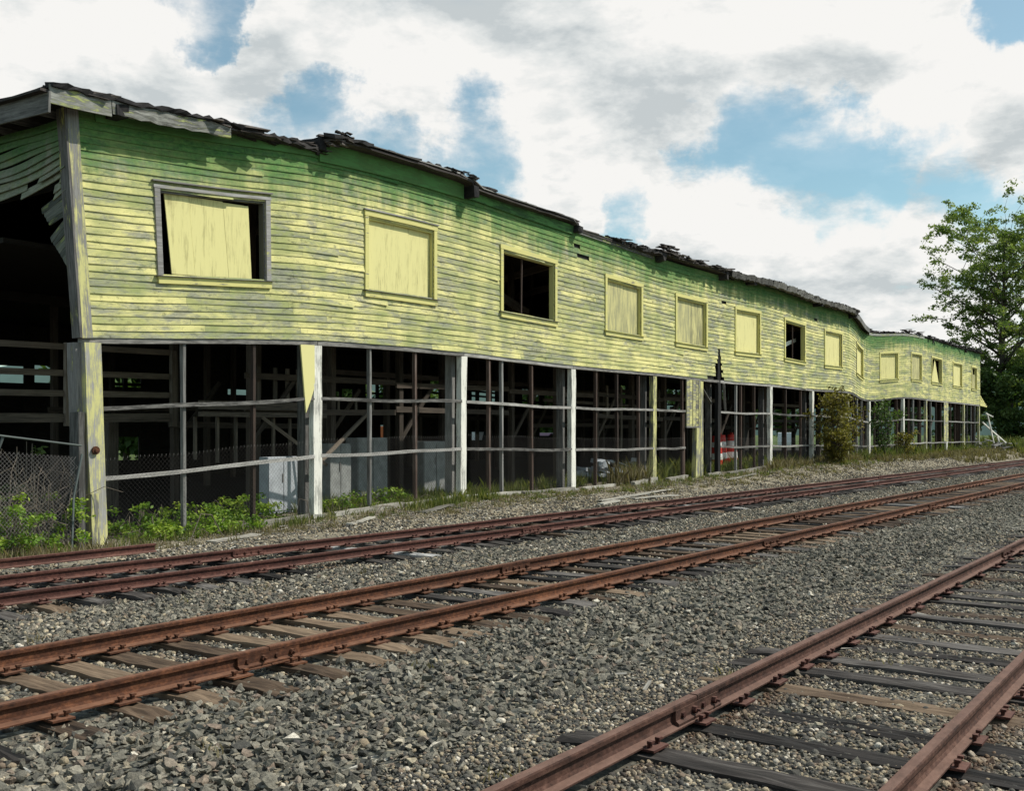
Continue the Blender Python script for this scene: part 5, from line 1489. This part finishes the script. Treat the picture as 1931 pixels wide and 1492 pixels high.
# scrap metal pieces in the fourth bay
mb = MB()
for q in range(22):
    x = random.uniform(34.2, 37.8); y = random.uniform(20.4, 21.8); z = gz(x, 20.5) + random.uniform(.25, .85)
    an = random.uniform(-.5, .5); L = random.uniform(.4, 1.7)
    mb.beam((x, y, z), (x + math.cos(an) * L, y + math.sin(an) * L, z - .15 * L), random.uniform(.12, .4), random.uniform(.03, .2), segs=3, jit=.03)
tag(mb.build('scrap_heap', M['scrap']), 'heap of pale bent scrap panels behind the dry grass of the fourth bay', None, None, 'stuff')

def barrier(label, x, y, rz):
    root = empty('traffic_barrel', (x, y, gz(x, 20.5)), label, 'barrel', 'red and white barrels'); root.rotation_euler = (0, 0, rz)
    for q, (z0, z1, r0, r1, mt, nm) in enumerate([(0, .10, .36, .34, 'tyre', 'base'), (.10, .45, .31, .30, 'red_plastic', 'body'), (.45, .75, .30, .28, 'white_plastic', 'band'), (.75, 1.05, .28, .26, 'red_plastic', 'body'), (1.05, 1.3, .26, .24, 'white_plastic', 'band'), (1.3, 1.62, .24, .2, 'red_plastic', 'body')]):
        mb = MB(); mb.smooth = False; mb.tube([(0, 0, z0 + .001), (0, 0, z1)], [r0, r1], 16); mb.build(nm, M[mt], root)
    MB().box((-.12, -.02, 1.62), (.12, .02, 1.72)).build('handle', M['red_plastic'], root)
barrier('left red and white barrel behind the wire right of the burnt post', 46.4, 21.0, 0)
barrier('middle red and white barrel behind the wire right of the burnt post', 47.4, 21.2, .4)
barrier('rightmost red and white barrel, nearest the white post', 48.2, 21.0, .9)

def car(label, x, y, z, rz, paint, van=False):
    root = empty('parked_car', (x, y, z), label, 'car', 'cars parked behind the building'); root.rotation_euler = (0, 0, rz)
    H = 1.95 if van else 1.45
    side = [(-2.2, .35), (2.2, .35), (2.25, .7), (2.1, .95), (1.1, 1.02), (.5, H - .05), (-1.2 if not van else -2.1, H), (-2.0 if not van else -2.2, 1.0), (-2.25, .8)]
    mb = MB().prism([(a, -.85, c) for a, c in side][::-1], (0, 1.7, 0)); o = mb.build('body', M[paint], root)
    bv = o.modifiers.new('bevel', 'BEVEL'); bv.width = .07; bv.segments = 3
    for s_ in (-1, 1):
        pts = [(.95, 1.03), (.45, H - .14), (-.3, H - .12), (-.3, 1.03)]
        MB().prism([(a, s_ * .86, c) for a, c in pts][::-s_], (0, -.02 * s_, 0)).build('window', M['car_glass'], root)
        pts = [(-.4, 1.03), (-.4, H - .12), (-1.15, H - .12), (-1.5, 1.03)]
        MB().prism([(a, s_ * .86, c) for a, c in pts][::-s_], (0, -.02 * s_, 0)).build('window', M['car_glass'], root)
        for wx in (-1.35, 1.4):
            wh = MB().tube([(wx, s_ * .88, .33), (wx, s_ * .66, .33)], .33, 18).build('wheel', M['tyre'], root)
            MB().tube([(wx, s_ * .90, .33), (wx, s_ * .885, .33)], .19, 14).build('rim', M['pipe'], wh)
car('orange van behind the building, glimpsed over the cabinets', 49.3, 43.6, .4, .05, 'car_orange', True)
car('white van behind the building, glimpsed through the third bay', 60.0, 45.5, .3, 0, 'car_white', True)
car('dark purple car behind the building, glimpsed through the fourth bay', 66.3, 44.0, .5, .1, 'car_purple')
car('white van behind the far bays of the building', 122, 46, .1, .3, 'car_white', True)
